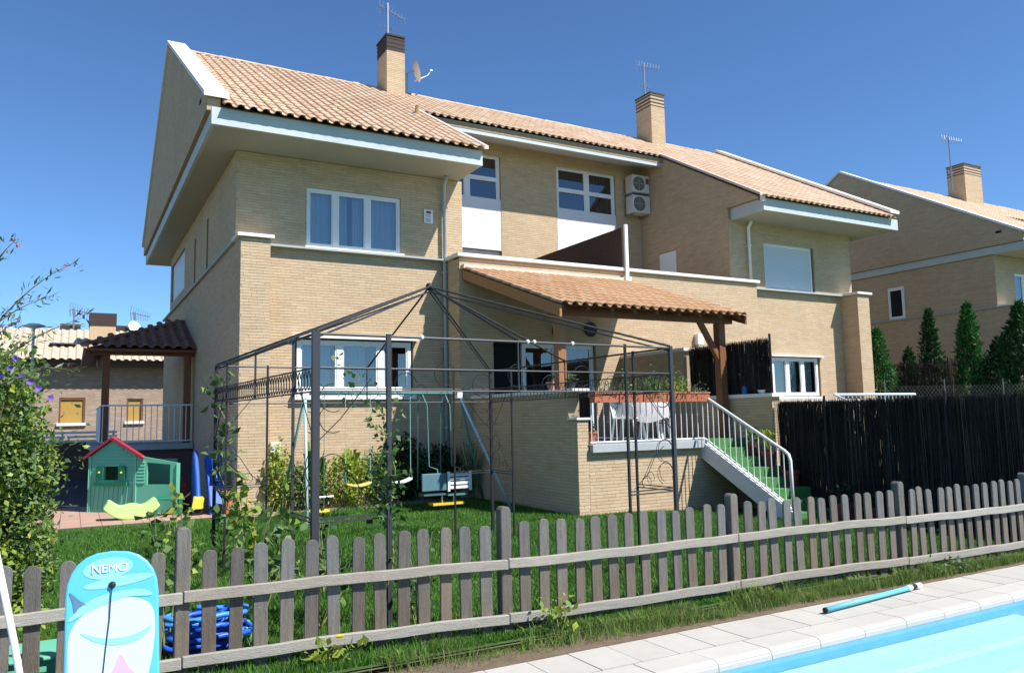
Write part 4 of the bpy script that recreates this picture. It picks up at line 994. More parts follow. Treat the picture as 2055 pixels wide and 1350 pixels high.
# front left bay with gable
win1 = (.30, .66, .60, .86)
ph_quad(PA, PB, [(0, 0), (1, 0), (1, .60), (0, .60)], 'front_panel', mintM)
ph_quad(PA, PB, [(0, .601), (.30, .601), (.30, .859), (0, .859)], 'front_panel', mintM); ph_quad(PA, PB, [(.66, .601), (1, .601), (1, .859), (.66, .859)], 'front_panel', mintM)
ph_quad(PA, PB, [(0, .86), (1, .86), (1, 1.04), (.5, 1.34), (0, 1.04)], 'front_panel', mintM)
clap(PA, PB, .55, 1.28, lambda z: [(.03, .15), (.82, .97)] if z < .88 else ([(.03, .97)] if z < 1.02 else [(.03+(z-1.02)*1.55, .97-(z-1.02)*1.55)]))
bs = MB(); d = PB-PA; nr = Vector((-d.y, d.x, 0)).normalized(); nr = nr if nr.y > 0 else -nr
for k in range(9):      # chevron boards of the lower panel
    a_ = .06+k*.105
    bs.beam(PA+d*a_+Vector((0, 0, .05))-nr*.008, PA+d*min(a_+.05, 1)+Vector((0, 0, .50))-nr*.008, .008, .012)
bs.build('grooves', mat('mint_shadow', (.18, .46, .34), .5), ph)
ph_quad(PA, PB, [(-.02, 0), (.02, 0), (.02, 1.04), (-.02, 1.02)], 'corner_trim', mintM, off=.02, th=.05); ph_quad(PA, PB, [(.97, 0), (1.02, 0), (1.02, 1.03), (.97, 1.05)], 'corner_trim', mintM, off=.02, th=.05)
for a_, b_ in ((.16, .31), (.65, .80)):
    s_ = ph_quad(PA, PB, [(a_, .60), (b_, .60), (b_, .86), (a_, .86)], 'shutter', dgreenM, .02, .04)
    c_ = PA+d*((a_+b_)/2)+Vector((0, 0, .74))-nr*.05; MB().ball(c_, .022, 6).build('flower_boss', yellowM, s_)
ph_quad(PA, PB, [(.12, .50), (.85, .50), (.85, .57), (.12, .57)], 'window_box', dgreenM, .06, .06)
# front right bay with open window
ph_quad(PB, PC, [(0, 0), (1, 0), (1, .52), (0, .52)], 'front_panel', mintM); ph_quad(PB, PC, [(0, .521), (.26, .521), (.26, .92), (0, .95)], 'front_panel', mintM)
ph_quad(PB, PC, [(.80, .521), (1, .521), (1, .86), (.80, .88)], 'front_panel', mintM); ph_quad(PB, PC, [(0, .951), (.26, .921), (.80, .881), (1, .861), (1, .90), (0, 1.05)], 'front_panel', mintM)
clap(PB, PC, .55, .95, lambda z: [(.03, .22)])
# sides, back, roof
ph_quad(PA, PA+inn*.9, [(0, 0), (1, 0), (1, 1.04), (0, 1.04)], 'side_panel', mintM); ph_quad(PC, PC+inn*.9, [(0, 0), (1, 0), (1, .9), (0, .9)], 'side_panel', mintM)
ph_quad(PA+inn*.9, PC+inn*.9, [(0, 0), (1, 0), (1, .95), (0, .95)], 'back_panel', mintM)
top = PA+d*.5+Vector((0, 0, 1.34))
for e0, e1 in ((PA+d*-.12+Vector((0, 0, .97)), 'l'), (PA+d*1.22+Vector((0, 0, .96)), 'r')):
    f = [e0-nr*.07, top-nr*.07, top+inn*.95, e0+inn*.95]; t2 = [v+Vector((0, 0, .055)) for v in f]
    MB().add(f+t2, [(0, 1, 2, 3), (4, 7, 6, 5), (0, 4, 5, 1), (1, 5, 6, 2), (2, 6, 7, 3), (3, 7, 4, 0)]).build('roof', redM, ph)
# rocker
rk = thing('rocking_toy', 'lime green crescent rocking toy in front of the playhouse', 'rocker', (.97, 15.15, 0))
pb = []
for i in range(15): t_ = i/14; pb.append((.52+.88*t_, .012+.20*abs(2*t_-1)**2.6))
for i in range(15): t_ = i/14; pb.append((1.32-.72*t_, .275+.085*math.cos(t_*4*math.pi)*.35-.035*math.cos((2*t_-1)*math.pi*.5)+.05*abs(2*t_-1)))
MB().prism(pb, 'y', 14.98, 15.26).build('rocker_body', limeM, rk, bevel=.02)
# slide pieces
sl_ = thing('plastic_slide', 'blue plastic slide beside the corner of the house', 'slide', (2.3, 15.0, 0))
MB().prism([(14.75, 0), (14.88, 0), (15.6, .95), (15.55, 1.05), (15.42, 1.0)], 'x', 2.18, 2.46).build('chute', blueM, sl_, bevel=.02)
MB().prism([(14.9, .0), (15.75, .0), (15.7, 1.02), (15.5, 1.12), (15.2, .7)], 'x', 1.98, 2.06).build('side_panel', blueM, sl_, bevel=.03)
MB().tube([(2.30, 15.0, .62), (2.30, 15.5, 1.08)], .04, 8).build('handle', mat('light_blue_plastic', (.10, .35, .75), .4), sl_)
rs = thing('red_slide', 'red plastic slide in the shade behind the playhouse', 'slide', (1.9, 16.1, 0)); MB().prism([(1.62, .0), (2.12, 0), (1.98, .35), (1.88, .62), (1.70, .62)], 'y', 15.95, 16.25).build('body', redM, rs, bevel=.02)
yc = thing('yellow_bucket', 'yellow plastic toy box lying near the blue slide', 'toy', (1.98, 15.0, 0)); MB().add([(1.88, 14.85, .12), (2.06, 14.85, .12), (2.12, 15.1, .10), (1.92, 15.1, .10), (1.92, 14.88, .32), (2.10, 14.88, .30), (2.10, 15.08, .32), (1.94, 15.08, .33)], [(0, 3, 2, 1), (4, 5, 6, 7), (0, 1, 5, 4), (1, 2, 6, 5), (2, 3, 7, 6), (3, 0, 4, 7)]).build('bucket', yellowM, yc, bevel=.01)
MB().box(1.90, 2.08, 14.9, 15.08, .012, .10).build('base', darkM, yc)
gt = thing('toy_table', 'dark green plastic toy table in the shade by the playhouse', 'toy', (1.55, 15.2, 0)); MB().box(1.30, 1.78, 15.12, 15.42, .28, .33).build('table_top', dgreenM, gt, bevel=.01)
for x, y in ((1.34, 15.16), (1.74, 15.16), (1.34, 15.38), (1.74, 15.38)): MB().box(x-.03, x+.03, y-.03, y+.03, .012, .28).build('leg', dgreenM, gt)
pot('clay_urn', (2.44, 14.62, .0), .10, .42, orangeM, 'tall orange clay pot at the corner of the house')

# ------------------------------------------------------------------ picket fence
pf = thing('picket_fence', 'weathered grey wooden picket fence with two rails between pool and lawn', 'fence', (2.9, 5.3, 0))
def round_top(w, t, h, n=6):
    pts = [(-w/2, 0), (w/2, 0), (w/2, h-w*.42)]
    for i in range(1, n): a = math.pi*i/n; pts.append((w/2*math.cos(a), h-w*.42+w*.42*math.sin(a)))
    pts.append((-w/2, h-w*.42)); return MB().prism(pts, 'y', 0, t).mesh('picket')
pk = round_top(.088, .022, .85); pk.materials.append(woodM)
def bev(o, w=.004):
    b = o.modifiers.new('bevel', 'BEVEL'); b.width = w; b.segments = 1; b.limit_method = 'ANGLE'
posts = [(-1.62, 5.655), (.66, 5.50), (2.91, 5.30), (5.17, 5.20), (7.30, 5.05), (9.45, 4.98), (11.02, 4.9)]
drop = [-.05, 0, 0, 0, 0, -.01, -.02]
for k, (x, y) in enumerate(posts):
    z = -.15+drop[k]
    ph_ = (1.03, 1.085, 1.075, 1.035, 1.03, 1.02, 1.02)[k]; w = .088; pts = [(-w/2, 0), (w/2, 0), (w/2, ph_-.025), (w/2*.6, ph_), (-w/2*.6, ph_), (-w/2, ph_-.025)]
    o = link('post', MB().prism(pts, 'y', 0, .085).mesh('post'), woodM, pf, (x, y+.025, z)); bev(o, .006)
for k in range(len(posts)-1):
    (xa, ya), (xb, yb) = posts[k], posts[k+1]; n = 13 if k < 5 else 9; ang = math.atan2(yb-ya, xb-xa)
    for i in range(1, n+1):
        t_ = i/(n+1); x = xa+(xb-xa)*t_; y = ya+(yb-ya)*t_; zz = -.045+drop[k]*(1-t_)+drop[k+1]*t_+rnd.uniform(-.012, .012)
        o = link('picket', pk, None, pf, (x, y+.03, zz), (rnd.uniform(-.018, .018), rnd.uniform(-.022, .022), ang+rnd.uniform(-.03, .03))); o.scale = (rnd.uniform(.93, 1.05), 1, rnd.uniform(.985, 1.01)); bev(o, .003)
    for zr in (.505, .105):
        # rails bow a little between posts
        mb = MB(); m_ = 8; P = []
        for i in range(m_+1):
            t_ = i/m_; bow = .012*math.sin(math.pi*t_)*(1 if k % 2 else -.6)
            P.append(Vector((xa+(xb-xa)*t_+ (.003 if i == 0 else (-.003 if i == m_ else 0)), ya+(yb-ya)*t_+.008, zr+drop[k]*(1-t_)+drop[k+1]*t_+bow+.004*math.sin(i*2.1+k))))
        hw, hh = .018, .036
        vs = []
        for p in P: vs += [p+Vector((0, -hw, -hh)), p+Vector((0, hw, -hh)), p+Vector((0, hw, hh)), p+Vector((0, -hw, hh))]
        fs = [(0, 1, 2, 3), (4*m_+3, 4*m_+2, 4*m_+1, 4*m_)]
        for i in range(m_):
            for j in range(4): fs.append((4*i+j, 4*i+4+j, 4*i+4+(j+1) % 4, 4*i+(j+1) % 4))
        o = mb.add(vs, fs).build('rail', railwM, pf); bev(o, .005)

# ------------------------------------------------------------------ pool side things
bb = thing('bodyboard', 'blue and white foam bodyboard with a dark leash leaning on the picket fence', 'bodyboard', (.22, 4.75, -.05))
def bloc(u, v, off=0.0):
    """board coordinates: u across, v up; off in front of the face"""
    ax = Vector((.98, -.17, 0)).normalized(); upb = Vector((-.015, .22, .97)).normalized(); n_ = ax.cross(upb).normalized()
    if n_.y > 0: n_ = -n_
    return Vector((.235, 4.58, -.085))+ax*u+upb*v+n_*off
def bpoly(pts, z, name, m, th=.0012):
    f = [bloc(u, v, z+th) for u, v in pts]; b = [bloc(u, v, z) for u, v in pts]; n = len(pts)
    return MB().add(f+b, [tuple(range(n)), tuple(range(2*n-1, n-1, -1))]+[(i, n+i, n+(i+1) % n, (i+1) % n) for i in range(n)]).build(name, m, bb)
W2 = .222; Hh = 1.045; R_ = .20
ol = [(-W2*.93, 0), (W2*.93, 0), (W2, .25), (W2, Hh-.23)]
for i in range(1, 12): a = math.pi*i/12; ol.append((W2*math.cos(a)**1 if False else W2*math.copysign(abs(math.cos(a))**.8, math.cos(a)), Hh-.23+.23*abs(math.sin(a))**.9))
ol += [(-W2, Hh-.23), (-W2, .25)]
o = bpoly(ol, -.045, 'board_body', boardB, .045); bv = o.modifiers.new('bevel', 'BEVEL'); bv.width = .010; bv.segments = 2; bv.limit_method = 'ANGLE'
def ell(cx, cz, a, b, n=28, rot=0, sq=1): return [(cx+a*math.cos(t_)*math.cos(rot)-b*math.sin(t_)*math.sin(rot), cz+a*math.cos(t_)*math.sin(rot)+b*math.sin(t_)*math.cos(rot)) for t_ in [2*math.pi*i/n for i in range(n)]]
bpoly(ell(.03, .885, .17, .026, rot=.12), .0010, 'print_patch', boardL)
bpoly(ell(-.02, .955, .12, .055, rot=.10), .0006, 'print_patch', boardL)
def smooth(pts, n=5):
    out = []; k = len(pts)
    for i in range(k):
        p0, p1, p2, p3 = pts[i-1], pts[i], pts[(i+1) % k], pts[(i+2) % k]
        for q in range(n):
            t_ = q/n; out.append(tuple(.5*(2*p1[c]+(p2[c]-p0[c])*t_+(2*p0[c]-5*p1[c]+4*p2[c]-p3[c])*t_*t_+(3*p1[c]-p0[c]-3*p2[c]+p3[c])*t_**3) for c in (0, 1)))
    return out
bpoly(smooth([(-.205, .50), (-.19, .66), (-.09, .76), (.06, .80), (.18, .76), (.205, .64), (.18, .45), (.13, .32), (.02, .22), (-.12, .24), (-.195, .36)]), .0008, 'print_patch', boardW)
bpoly(smooth([(-.205, .70), (-.12, .79), (.02, .835), (.15, .835), (.19, .80), (.06, .80), (-.08, .755)]), .0024, 'print_swoosh', boardL)
bpoly(smooth([(-.15, .64), (-.07, .585), (.03, .565), (.13, .585), (.19, .65), (.12, .615), (.02, .60), (-.06, .61)]), .0024, 'print_swoosh', boardL)
bpoly(smooth([(-.20, .845), (-.15, .80), (-.115, .775), (-.15, .775), (-.175, .74), (-.185, .79)]), .0024, 'print_swoosh', boardD)
bpoly(smooth([(-.195, .44), (-.17, .30), (-.11, .22), (-.13, .30), (-.16, .42)]), .0024, 'print_swoosh', boardL)
bpoly(smooth([(.00, .44), (.04, .52), (.08, .45), (.13, .38), (.15, .22), (.04, .14), (-.06, .18), (-.07, .34)]), .0028, 'print_patch', boardP); bpoly(ell(-.13, .33, .065, .09), .0022, 'print_patch', boardW); bpoly(ell(.165, .33, .035, .07), .0018, 'print_patch', boardW)
bpoly(smooth([(-.20, .10), (-.20, .22), (-.17, .16), (-.15, .04)]), .0030, 'print_swoosh', boardB)
fc = bpy.data.curves.new('lettering', 'FONT'); fc.body = 'NEMO'; fc.size = .062; fc.extrude = .0012; fc.align_x = 'CENTER'
fo = bpy.data.objects.new('lettering', fc); COL.objects.link(fo); fo.parent = bb; fc.materials.append(mat('letter_white', (.78, .82, .84), .4))
ax = (bloc(1, 0)-bloc(0, 0)); upb = (bloc(0, 1)-bloc(0, 0)); nn_ = ax.cross(upb)
Mx = Matrix((ax, upb, nn_)).transposed().to_4x4(); Mx.translation = bloc(-.012, .935, .0060)-Vector((.22, 4.75, -.05)); fo.matrix_local = Mx
bpy.context.view_layer.update(); fme = bpy.data.meshes.new_from_object(fo.evaluated_get(bpy.context.evaluated_depsgraph_get()))
bpy.data.objects.remove(fo); fo = bpy.data.objects.new('lettering', fme); COL.objects.link(fo); fo.parent = bb; fo.matrix_local = Mx
lp = bloc(.0, .868, .006); MB().ball(lp, .018, 8).build('leash_plug', blackM, bb)
MB().tube([bloc(.0, .866, .012), bloc(-.006, .80, .012), bloc(-.012, .70, .008), bloc(-.03, .55, .006), bloc(-.045, .40, .006), bloc(-.06, .2, .006), bloc(-.07, .05, .008)], .0028, 5).build('leash_cord', blackM, bb)
wp = tag(MB().tube([(-.32, 4.62, 1.12), (-.20, 4.50, .60), (-.07, 4.38, -.055)], .016, 8).build('white_pole', whiteM, smooth=True), 'thin white pole leaning at the left edge beside the bodyboard', 'pole')
tb = thing('pool_pole', 'light blue telescopic pool pole lying on the paving by the grass', 'pool pole', (6.2, 4.6, 0))
MB().tube([(5.46, 4.545, -.02), (6.70, 4.665, -.018)], .022, 10).build('tube', tubeM, tb, smooth=True); MB().tube([(6.70, 4.665, -.018), (6.76, 4.671, -.018)], .026, 10).build('grip', whiteM, tb)
MB().tube([(6.761, 4.671, -.018), (6.84, 4.678, -.018)], .018, 10).build('joint', blackM, tb); MB().tube([(6.841, 4.678, -.018), (6.92, 4.685, -.018)], .024, 10).build('grip', whiteM, tb)
MB().tube([(5.44, 4.543, -.02), (5.46, 4.545, -.02)], .0225, 10).build('end_cap', blackM, tb)
ho = thing('hose_coil', 'blue lay flat hose heaped on the lawn behind the picket fence', 'hose', (.85, 6.05, 0))
for k in range(16):
    r1 = .12+.13*rnd.random(); cx, cy = .86+rnd.uniform(-.05, .05), 6.05+rnd.uniform(-.08, .08); zz = .02+k*.017; ph0 = rnd.uniform(0, 6)
    MB().tube([(cx+r1*1.15*math.cos(ph0+t_*.42), cy+r1*.7*math.sin(ph0+t_*.42), zz+.012*math.sin(t_*1.7+k)) for t_ in range(15)], .019, 7).build('hose_loop', blueM if k % 3 else mat('blue_hose_light', (.05, .25, .68), .4) if 'blue_hose_light' not in MATS else MATS['blue_hose_light'], ho, smooth=True)
gb = thing('green_lid', 'flat mint green plastic box on the grass at the lower left', 'box', (-.15, 6.15, 0)); MB().box(-.42, .02, 5.85, 6.25, .02, .16).build('box_body', mintM, gb, bevel=.02); MB().box(-.45, .05, 5.82, 6.28, .161, .185).build('lid', mintM, gb, bevel=.01)
gb2 = thing('green_lid', 'small mint green box half hidden behind the hose', 'box', (1.1, 6.25, 0)); MB().box(.95, 1.25, 6.22, 6.45, .0, .10).build('box_body', mintM, gb2, bevel=.01)

# ------------------------------------------------------------------ terrace furniture
def chair(x, y, rz, label):
    c = thing('garden_chair', label, 'chair', (x, y, 1.13), 'white plastic garden chairs on the terrace'); c.rotation_euler = (0, 0, rz)
    BASE[c.name] = Vector((0, 0, 0))
    MB().box(-.23, .23, -.22, .22, .40, .43).build('seat', swhiteM, c, bevel=.01)
    b = MB()
    for i in range(7): b.beam((-.20+i*.067, .21, .43), (-.22+i*.073, .30, .86), .036, .012, (0, 1, 0))
    b.beam((-.24, .30, .87), (.24, .30, .87), .03, .05); b.build('backrest', swhiteM, c)
    for sx in (-1, 1):
        for sy in (-1, 1): MB().beam((sx*.20, sy*.19, .40), (sx*.24, sy*.24, .0), .035, .035).build('leg', swhiteM, c)
        MB().beam((sx*.25, -.20, .64), (sx*.25, .25, .66), .045, .02).beam((sx*.24, -.20, .42), (sx*.25, -.20, .64), .035, .03).build('armrest', swhiteM, c)
chair(9.05, 11.75, .5, 'white plastic garden chair left of the tablecloth'); chair(9.95, 12.1, -2.6, 'white plastic garden chair turned away near the steps')
tbx = thing('garden_table', 'garden table with a pale patterned cloth on the terrace', 'table', (9.5, 12.0, 1.13))
MB().lathe((9.5, 12.0, 1.13), [(.001, .72), (.52, .72), (.52, .69), (.001, .69)], 20).build('table_top', swhiteM, tbx)
for a in range(4): MB().beam((9.5+.38*math.cos(a*1.57+.7), 12+.38*math.sin(a*1.57+.7), 1.13), (9.5+.30*math.cos(a*1.57+.7), 12+.30*math.sin(a*1.57+.7), 1.82), .035, .035).build('leg', swhiteM, tbx)
n = 40; vs = []
for k, (r_, z_) in enumerate(((.001, 1.857), (.54, 1.857), (.56, 1.84), (.60, 1.50))):
    for j in range(n): a = 2*math.pi*j/n; q = r_*(1+(.06*math.sin(a*8) if k == 3 else 0)); vs.append((9.5+q*math.cos(a), 12+q*math.sin(a), z_+(.05*math.sin(a*4) if k == 3 else 0)))
tc = MB().add(vs, [(i*n+j, i*n+(j+1) % n, (i+1)*n+(j+1) % n, (i+1)*n+j) for i in range(3) for j in range(n)]).build('tablecloth', mat('lace_cloth', (.42, .40, .40), .9, .3, 25), None, smooth=True); tag(tc, 'pale patterned cloth draped over the garden table', 'tablecloth')
bt = tag(MB().lathe((11.15, 10.85, 1.946), [(.001, 0), (.055, 0), (.06, .02), (.06, .12), (.02, .17), (.02, .2), (.001, .2)], 10).build('blue_bottle', mat('blue_bottle', (.05, .12, .35), .4), smooth=True), 'blue plastic bottle on the low dividing wall', 'bottle')
bw = tag(MB().lathe((11.15, 10.42, 1.946), [(.001, 0), (.06, 0), (.10, .07), (.095, .07), (.055, .01), (.001, .01)], 12).build('white_bowl', swhiteM, smooth=True), 'small white bowl on the end of the low dividing wall', 'bowl')

# ------------------------------------------------------------------ right terrace of the twin house
rr = thing('neighbour_railing', 'white railing of the second terrace behind the brushwood fence', 'railing', (13.5, 10.7, 1.1))
MB().tube([(13.47, 10.7, 1.93), (16.1, 10.7, 1.93)], .026, 8).build('handrail', whiteM, rr); MB().tube([(13.47, 10.7, 1.93), (13.47, 9.6, 1.45)], .022, 8).build('handrail', whiteM, rr)
x = 13.5
while x < 16.05:
    o = link('baluster', bar, None, rr, (x, 10.7, 1.13)); o.scale = (1, 1, .8); x += .13
nt_ = thing('neighbour_terrace', 'second raised brick terrace mostly hidden by the brushwood fence', 'terrace', (13.5, 10.7, 0))
MB().box(11.26, 15.49, 10.75, 14.49, -.2, 1.12).build('wall', mortarM, nt_)
MB().box(15.52, 19.4, 14.2, 14.25, -.1, 1.86).build('rear_wall', mortarM, nt_); MB().box(15.5, 19.4, 14.15, 14.3, 1.861, 1.92).build('coping', copingP, nt_)
bricks_mesh([(brick_list(15.52, 19.4, 0, 1.86), 'y', 14.2)], nt_)

# ------------------------------------------------------------------ side porch and background at the left
shadeBrM = mat('shade_toned_brown_wall', (.13, .085, .07), .9, .15, 9, .3, 60, dirt=.1)  # deep shade beside the porch put into the brown brick colour
sp = thing('side_porch', 'shaded side porch with brown tile roof and wooden post at the left of the house', 'porch', (1.6, 21.5, 0))
MB().box(.50, 2.58, 20.42, 26, -.1, 1.02).build('base_wall', shadeBrM, sp); MB().box(.42, 2.58, 20.30, 26.1, 1.021, 1.15).build('slab', concM, sp)
bricks_mesh([(brick_list(.50, 2.58, 0, 1.02), 'y', 20.42), (brick_list(20.42, 26, 0, 1.02), 'x', .50)], sp, shadeBrM)
MB().box(.60, .76, 20.42, 20.58, 1.15, 3.30).build('post', pergM, sp); MB().box(2.36, 2.52, 20.42, 20.58, 1.15, 3.30).build('post', pergM, sp)
MB().box(.34, 2.58, 20.40, 20.58, 3.24, 3.42).box(.60, .76, 20.581, 25.5, 3.24, 3.42).build('beam', pergM, sp)
pr_ = MB().add([(.26, 20.12, 3.36), (2.57, 20.12, 3.36), (2.57, 22.55, 4.26), (.26, 20.12, 3.30), (2.57, 20.12, 3.30), (2.57, 22.55, 4.18), (.26, 25.0, 3.36), (.26, 25.0, 3.30)], [(0, 1, 2), (3, 5, 4), (0, 3, 4, 1), (1, 4, 5, 2), (0, 2, 6), (3, 7, 5), (0, 6, 7, 3), (2, 5, 7, 6)]).build('roof', pergM, sp)
tile_field(pr_, BTILE, btileM, .24, 2.58, 20.05, 3.38, 22.6, .37, .24, .36, 110, keep=lambda x, y: x-.10 > .24+(y-20.05)*.88-.2)
for i in range(9): t_ = i/9; link('hip_tile', BRIDGE, None, pr_, (.22+2.3*t_, 20.08+2.5*t_, 3.42+.90*t_), (0, -math.atan(.9/3.4), math.atan2(2.5, 2.3)))
MB().box(.20, .255, 20.08, 25, 3.20, 3.36).build('barge_board', pergM, sp)
pr2 = thing('porch_railing', 'pale metal railing round the side porch', 'railing', (1.6, 20.36, 1.15))
MB().tube([(.62, 24.5, 2.06), (.62, 20.36, 2.06), (2.56, 20.36, 2.06)], .022, 6).build('handrail', whiteM, pr2); MB().tube([(.62, 24.5, 1.22), (.62, 20.36, 1.22), (2.56, 20.36, 1.22)], .016, 6).build('bottom_rail', whiteM, pr2)
for i in range(16): o = link('baluster', bar, None, pr2, (.64+i*.127, 20.36, 1.2)); o.scale = (1, 1, .85)
for i in range(20): o = link('baluster', bar, None, pr2, (.62, 20.5+i*.2, 1.2)); o.scale = (1, 1, .85)

bh = thing('row_house', 'distant brick row house with pale tile roof and ochre shutters at the left', 'house', (0, 38, 0))
bw_ = MB(); bwh = [(-.7, .45, 1.75, 2.75), (2.0, 2.75, 1.75, 2.75)]
bwh = [(-.45, .52, 1.75, 2.80), (2.10, 2.75, 1.78, 2.78), (-3.2, -2.3, 1.75, 2.8)]
wall_core(bw_, 'y', -9, 14, -.3, 4.35, 38, .3, bwh); bw_.build('wall', rowM, bh)
wb = []; bl_ = brick_list(-4, 6, 0, 4.3, bwh)
bricks_mesh([(bl_, 'y', 38)], bh, rowM)
for a, b, c, d_ in bwh:
    w = MB().box(a, a+.07, 38.02, 38.1, c, d_).box(b-.07, b, 38.02, 38.1, c, d_).box(a+.07, b-.07, 38.02, 38.1, d_-.08, d_).build('window', pergM, bh)
    MB().box(a+.071, b-.071, 38.08, 38.1, c, d_-.081).build('shutter', ochreM, w); MB().box(a-.06, b+.06, 37.9, 38.0, c-.12, c-.002).build('sill', whiteM, w)
MB().box(-9, 14, 37.4, 38, 4.12, 4.34).build('eave', mat('eave_dark', (.08, .06, .05), .8), bh)
rfb = MB().prism([(37.3, 4.35), (42, 6.05), (46, 4.4)], 'x', -9, 14).build('roof', tileM, bh)
mb = MB(); x = -9; 
CT = tile_mesh('far_tile', .30, .5, mat('far_tile', (.55, .44, .33), .85, .1, 8, .2, 60, .06, dirt=.1))
tile_field(rfb, CT, MATS['far_tile'], -5, 7, 37.2, 4.34, 42, .36, .30, .5, 0)
MB().box(-.9, .1, 38.9, 39.5, 5.15, 5.2).build('skylight', mat('skylight', (.08, .10, .12), .3), rfb)
for x0, x1, y0, zt, dark in ((.60, 1.62, 38.8, 6.55, .55), (-.55, .25, 43, 6.5, .5), (1.8, 2.7, 43, 6.5, .5)):
    c = MB().box(x0, x1, y0, y0+1, 4.6, zt-dark).build('chimney', brickM, bh); MB().box(x0-.03, x1+.03, y0-.03, y0+1.03, zt-dark, zt).build('cap', chimCapM, c)
antenna(-.02, 42.8, 6.0, 1.25, 'small aerial above the distant row house, left of the brown porch', 0, 1.6); antenna(2.6, 42.5, 6.0, 1.15, 'small aerial above the round dish on the distant roof', 0, 1.6)
d2 = thing('satellite_dish', 'small round dish on the distant roof beside the brown porch', 'satellite dish', (2.55, 42, 6.2)); MB().lathe((0, 0, 0), [(.001, 0), (.15, .012), (.28, .05), (.29, .055)], 16).build('dish', whiteM, None, smooth=True)
o = [q for q in bpy.data.objects if q.name.startswith('dish')][-1]
o = bpy.data.objects['dish.001'] if 'dish.001' in bpy.data.objects else o
o.parent = d2; o.location = (0, 0, .15); o.rotation_euler = (R(75), 0, R(20)); BASE[o.name] = Vector((2.55, 42, 6.2))
MB().tube([(2.55, 42, 5.9), (2.55, 42.05, 6.3)], .03, 5).build('mast', steelM, d2)
sl = thing('street_lamp', 'slim street lamp with a white disc head in front of the distant roof', 'street lamp', (-1.0, 26, 0)); MB().tube([(-1.0, 26, 0), (-1.0, 26, 4.4)], [.055, .035], 8).build('pole', whiteM, sl, smooth=True)
MB().lathe((-1.0, 26, 4.4), [(.04, 0), (.30, .05), (.30, .08), (.15, .13), (.001, .15)], 16).build('lamp_head', whiteM, sl, smooth=True)
wl = thing('garden_wall', 'shaded brick garden wall behind the playhouse', 'wall', (-2, 27.3, 0)); MB().box(-8, 2.58, 27.2, 27.4, -.1, 1.12).build('wall', shadeBrM, wl); bricks_mesh([(brick_list(-4, 2.5, 0, 1.1), 'y', 27.2)], wl, shadeBrM)
ws = thing('slatted_bench', 'white slatted bench on the far side of the garden wall', 'bench', (-.3, 28, 0)); b = MB()
for z in (.85, .98, 1.11, 1.24, 1.37): MB().box(-1.8, 1.3, 28.0, 28.04, z, z+.07).build('slat', swhiteM, ws)
for x in (-1.7, -.2, 1.2): MB().box(x-.03, x+.03, 28.041, 28.1, 0, 1.45).build('post', swhiteM, ws)

# ------------------------------------------------------------------ vegetation
# flowering hedge at the left edge
leafH = mat('leaf_hedge', (.1, .2, .05), .5, .2, 2.5, 0, 60, .3, [(.08, .17, .04), (.14, .26, .06), (.20, .32, .08), (.10, .20, .05), (.26, .36, .09), (.12, .22, .07)], trans=.42)
hs_ = thing('flowering_hedge', 'tall leafy climbing hedge with purple flowers at the left edge', 'hedge', (-.9, 8.2, 0))
pts = []
for c, r_, n in (((-.75, 8.4, .55), (.68, .7, .75), 6500), ((-.75, 8.2, 1.30), (.70, .7, .60), 6500), ((-.95, 8.2, 1.85), (.62, .6, .50), 5000), ((-1.3, 8.0, .9), (.8, .9, 1.1), 5000), ((-.75, 8.1, 1.2), (.86, .8, 1.25), 1500), ((-.9, 7.9, 2.05), (.75, .5, .42), 1500), ((-.48, 8.1, .85), (.40, .5, .8), 3200), ((-.70, 7.9, 1.75), (.50, .5, .5), 2500), ((-.52, 8.1, .30), (.46, .5, .42), 3000), ((-.50, 8.1, 1.15), (.42, .45, .42), 2500)):
    pts.append(blob(c, r_, n, .45, 9))
pts = np.concatenate(pts); pts = pts[pts[:, 2] > .02]
sel = rng.random(len(pts)); leaves('foliage', pts[sel < .60], .060, leafH, hs_, kind='stuff'); leaves('foliage', pts[(sel >= .60) & (sel < .78)], .052, leafG, hs_, kind='stuff'); leaves('foliage', pts[sel >= .78], .06, leafY, hs_, kind='stuff')
br = MB()
for k in range(34):
    x = rnd.uniform(-1.8, -.5); y = rnd.uniform(7.2, 9.2); br.tube([(x, y, 0), (x+rnd.uniform(-.1, .1), y, .8), (x+rnd.uniform(-.25, .25), y+rnd.uniform(-.2, .2), rnd.uniform(1.5, 2.3))], [.012, .008, .004], 5)
br.build('branches', barkM, hs_)
for k in range(9):
    x, y, z = [(-.42, 7.75, 2.17), (-.50, 7.55, 2.02), (-.36, 7.6, 2.02), (-.30, 7.6, 1.97), (-.15, 7.6, 1.84), (-.44, 7.6, 2.08), (-.56, 7.5, 2.10), (-.70, 7.5, 2.1), (-.24, 7.6, 1.92)][k]
    f = MB(); c = Vector((x, y-.05, z)); nn = Vector((rnd.uniform(-.4, .4), -1, rnd.uniform(-.2, .4))).normalized(); a_ = nn.cross(Vector((0, 0, 1))).normalized(); b_ = a_.cross(nn); vs = [c-nn*.02]; fs = []
    for j in range(10): t_ = 2*math.pi*j/10; q = .028*(1 if j % 2 else .82); vs.append(c+a_*q*math.cos(t_)+b_*q*math.sin(t_))
    for j in range(10): fs.append((0, 1+j, 1+(j+1) % 10))
    f.add(vs, fs).build('flower', purpM, hs_)
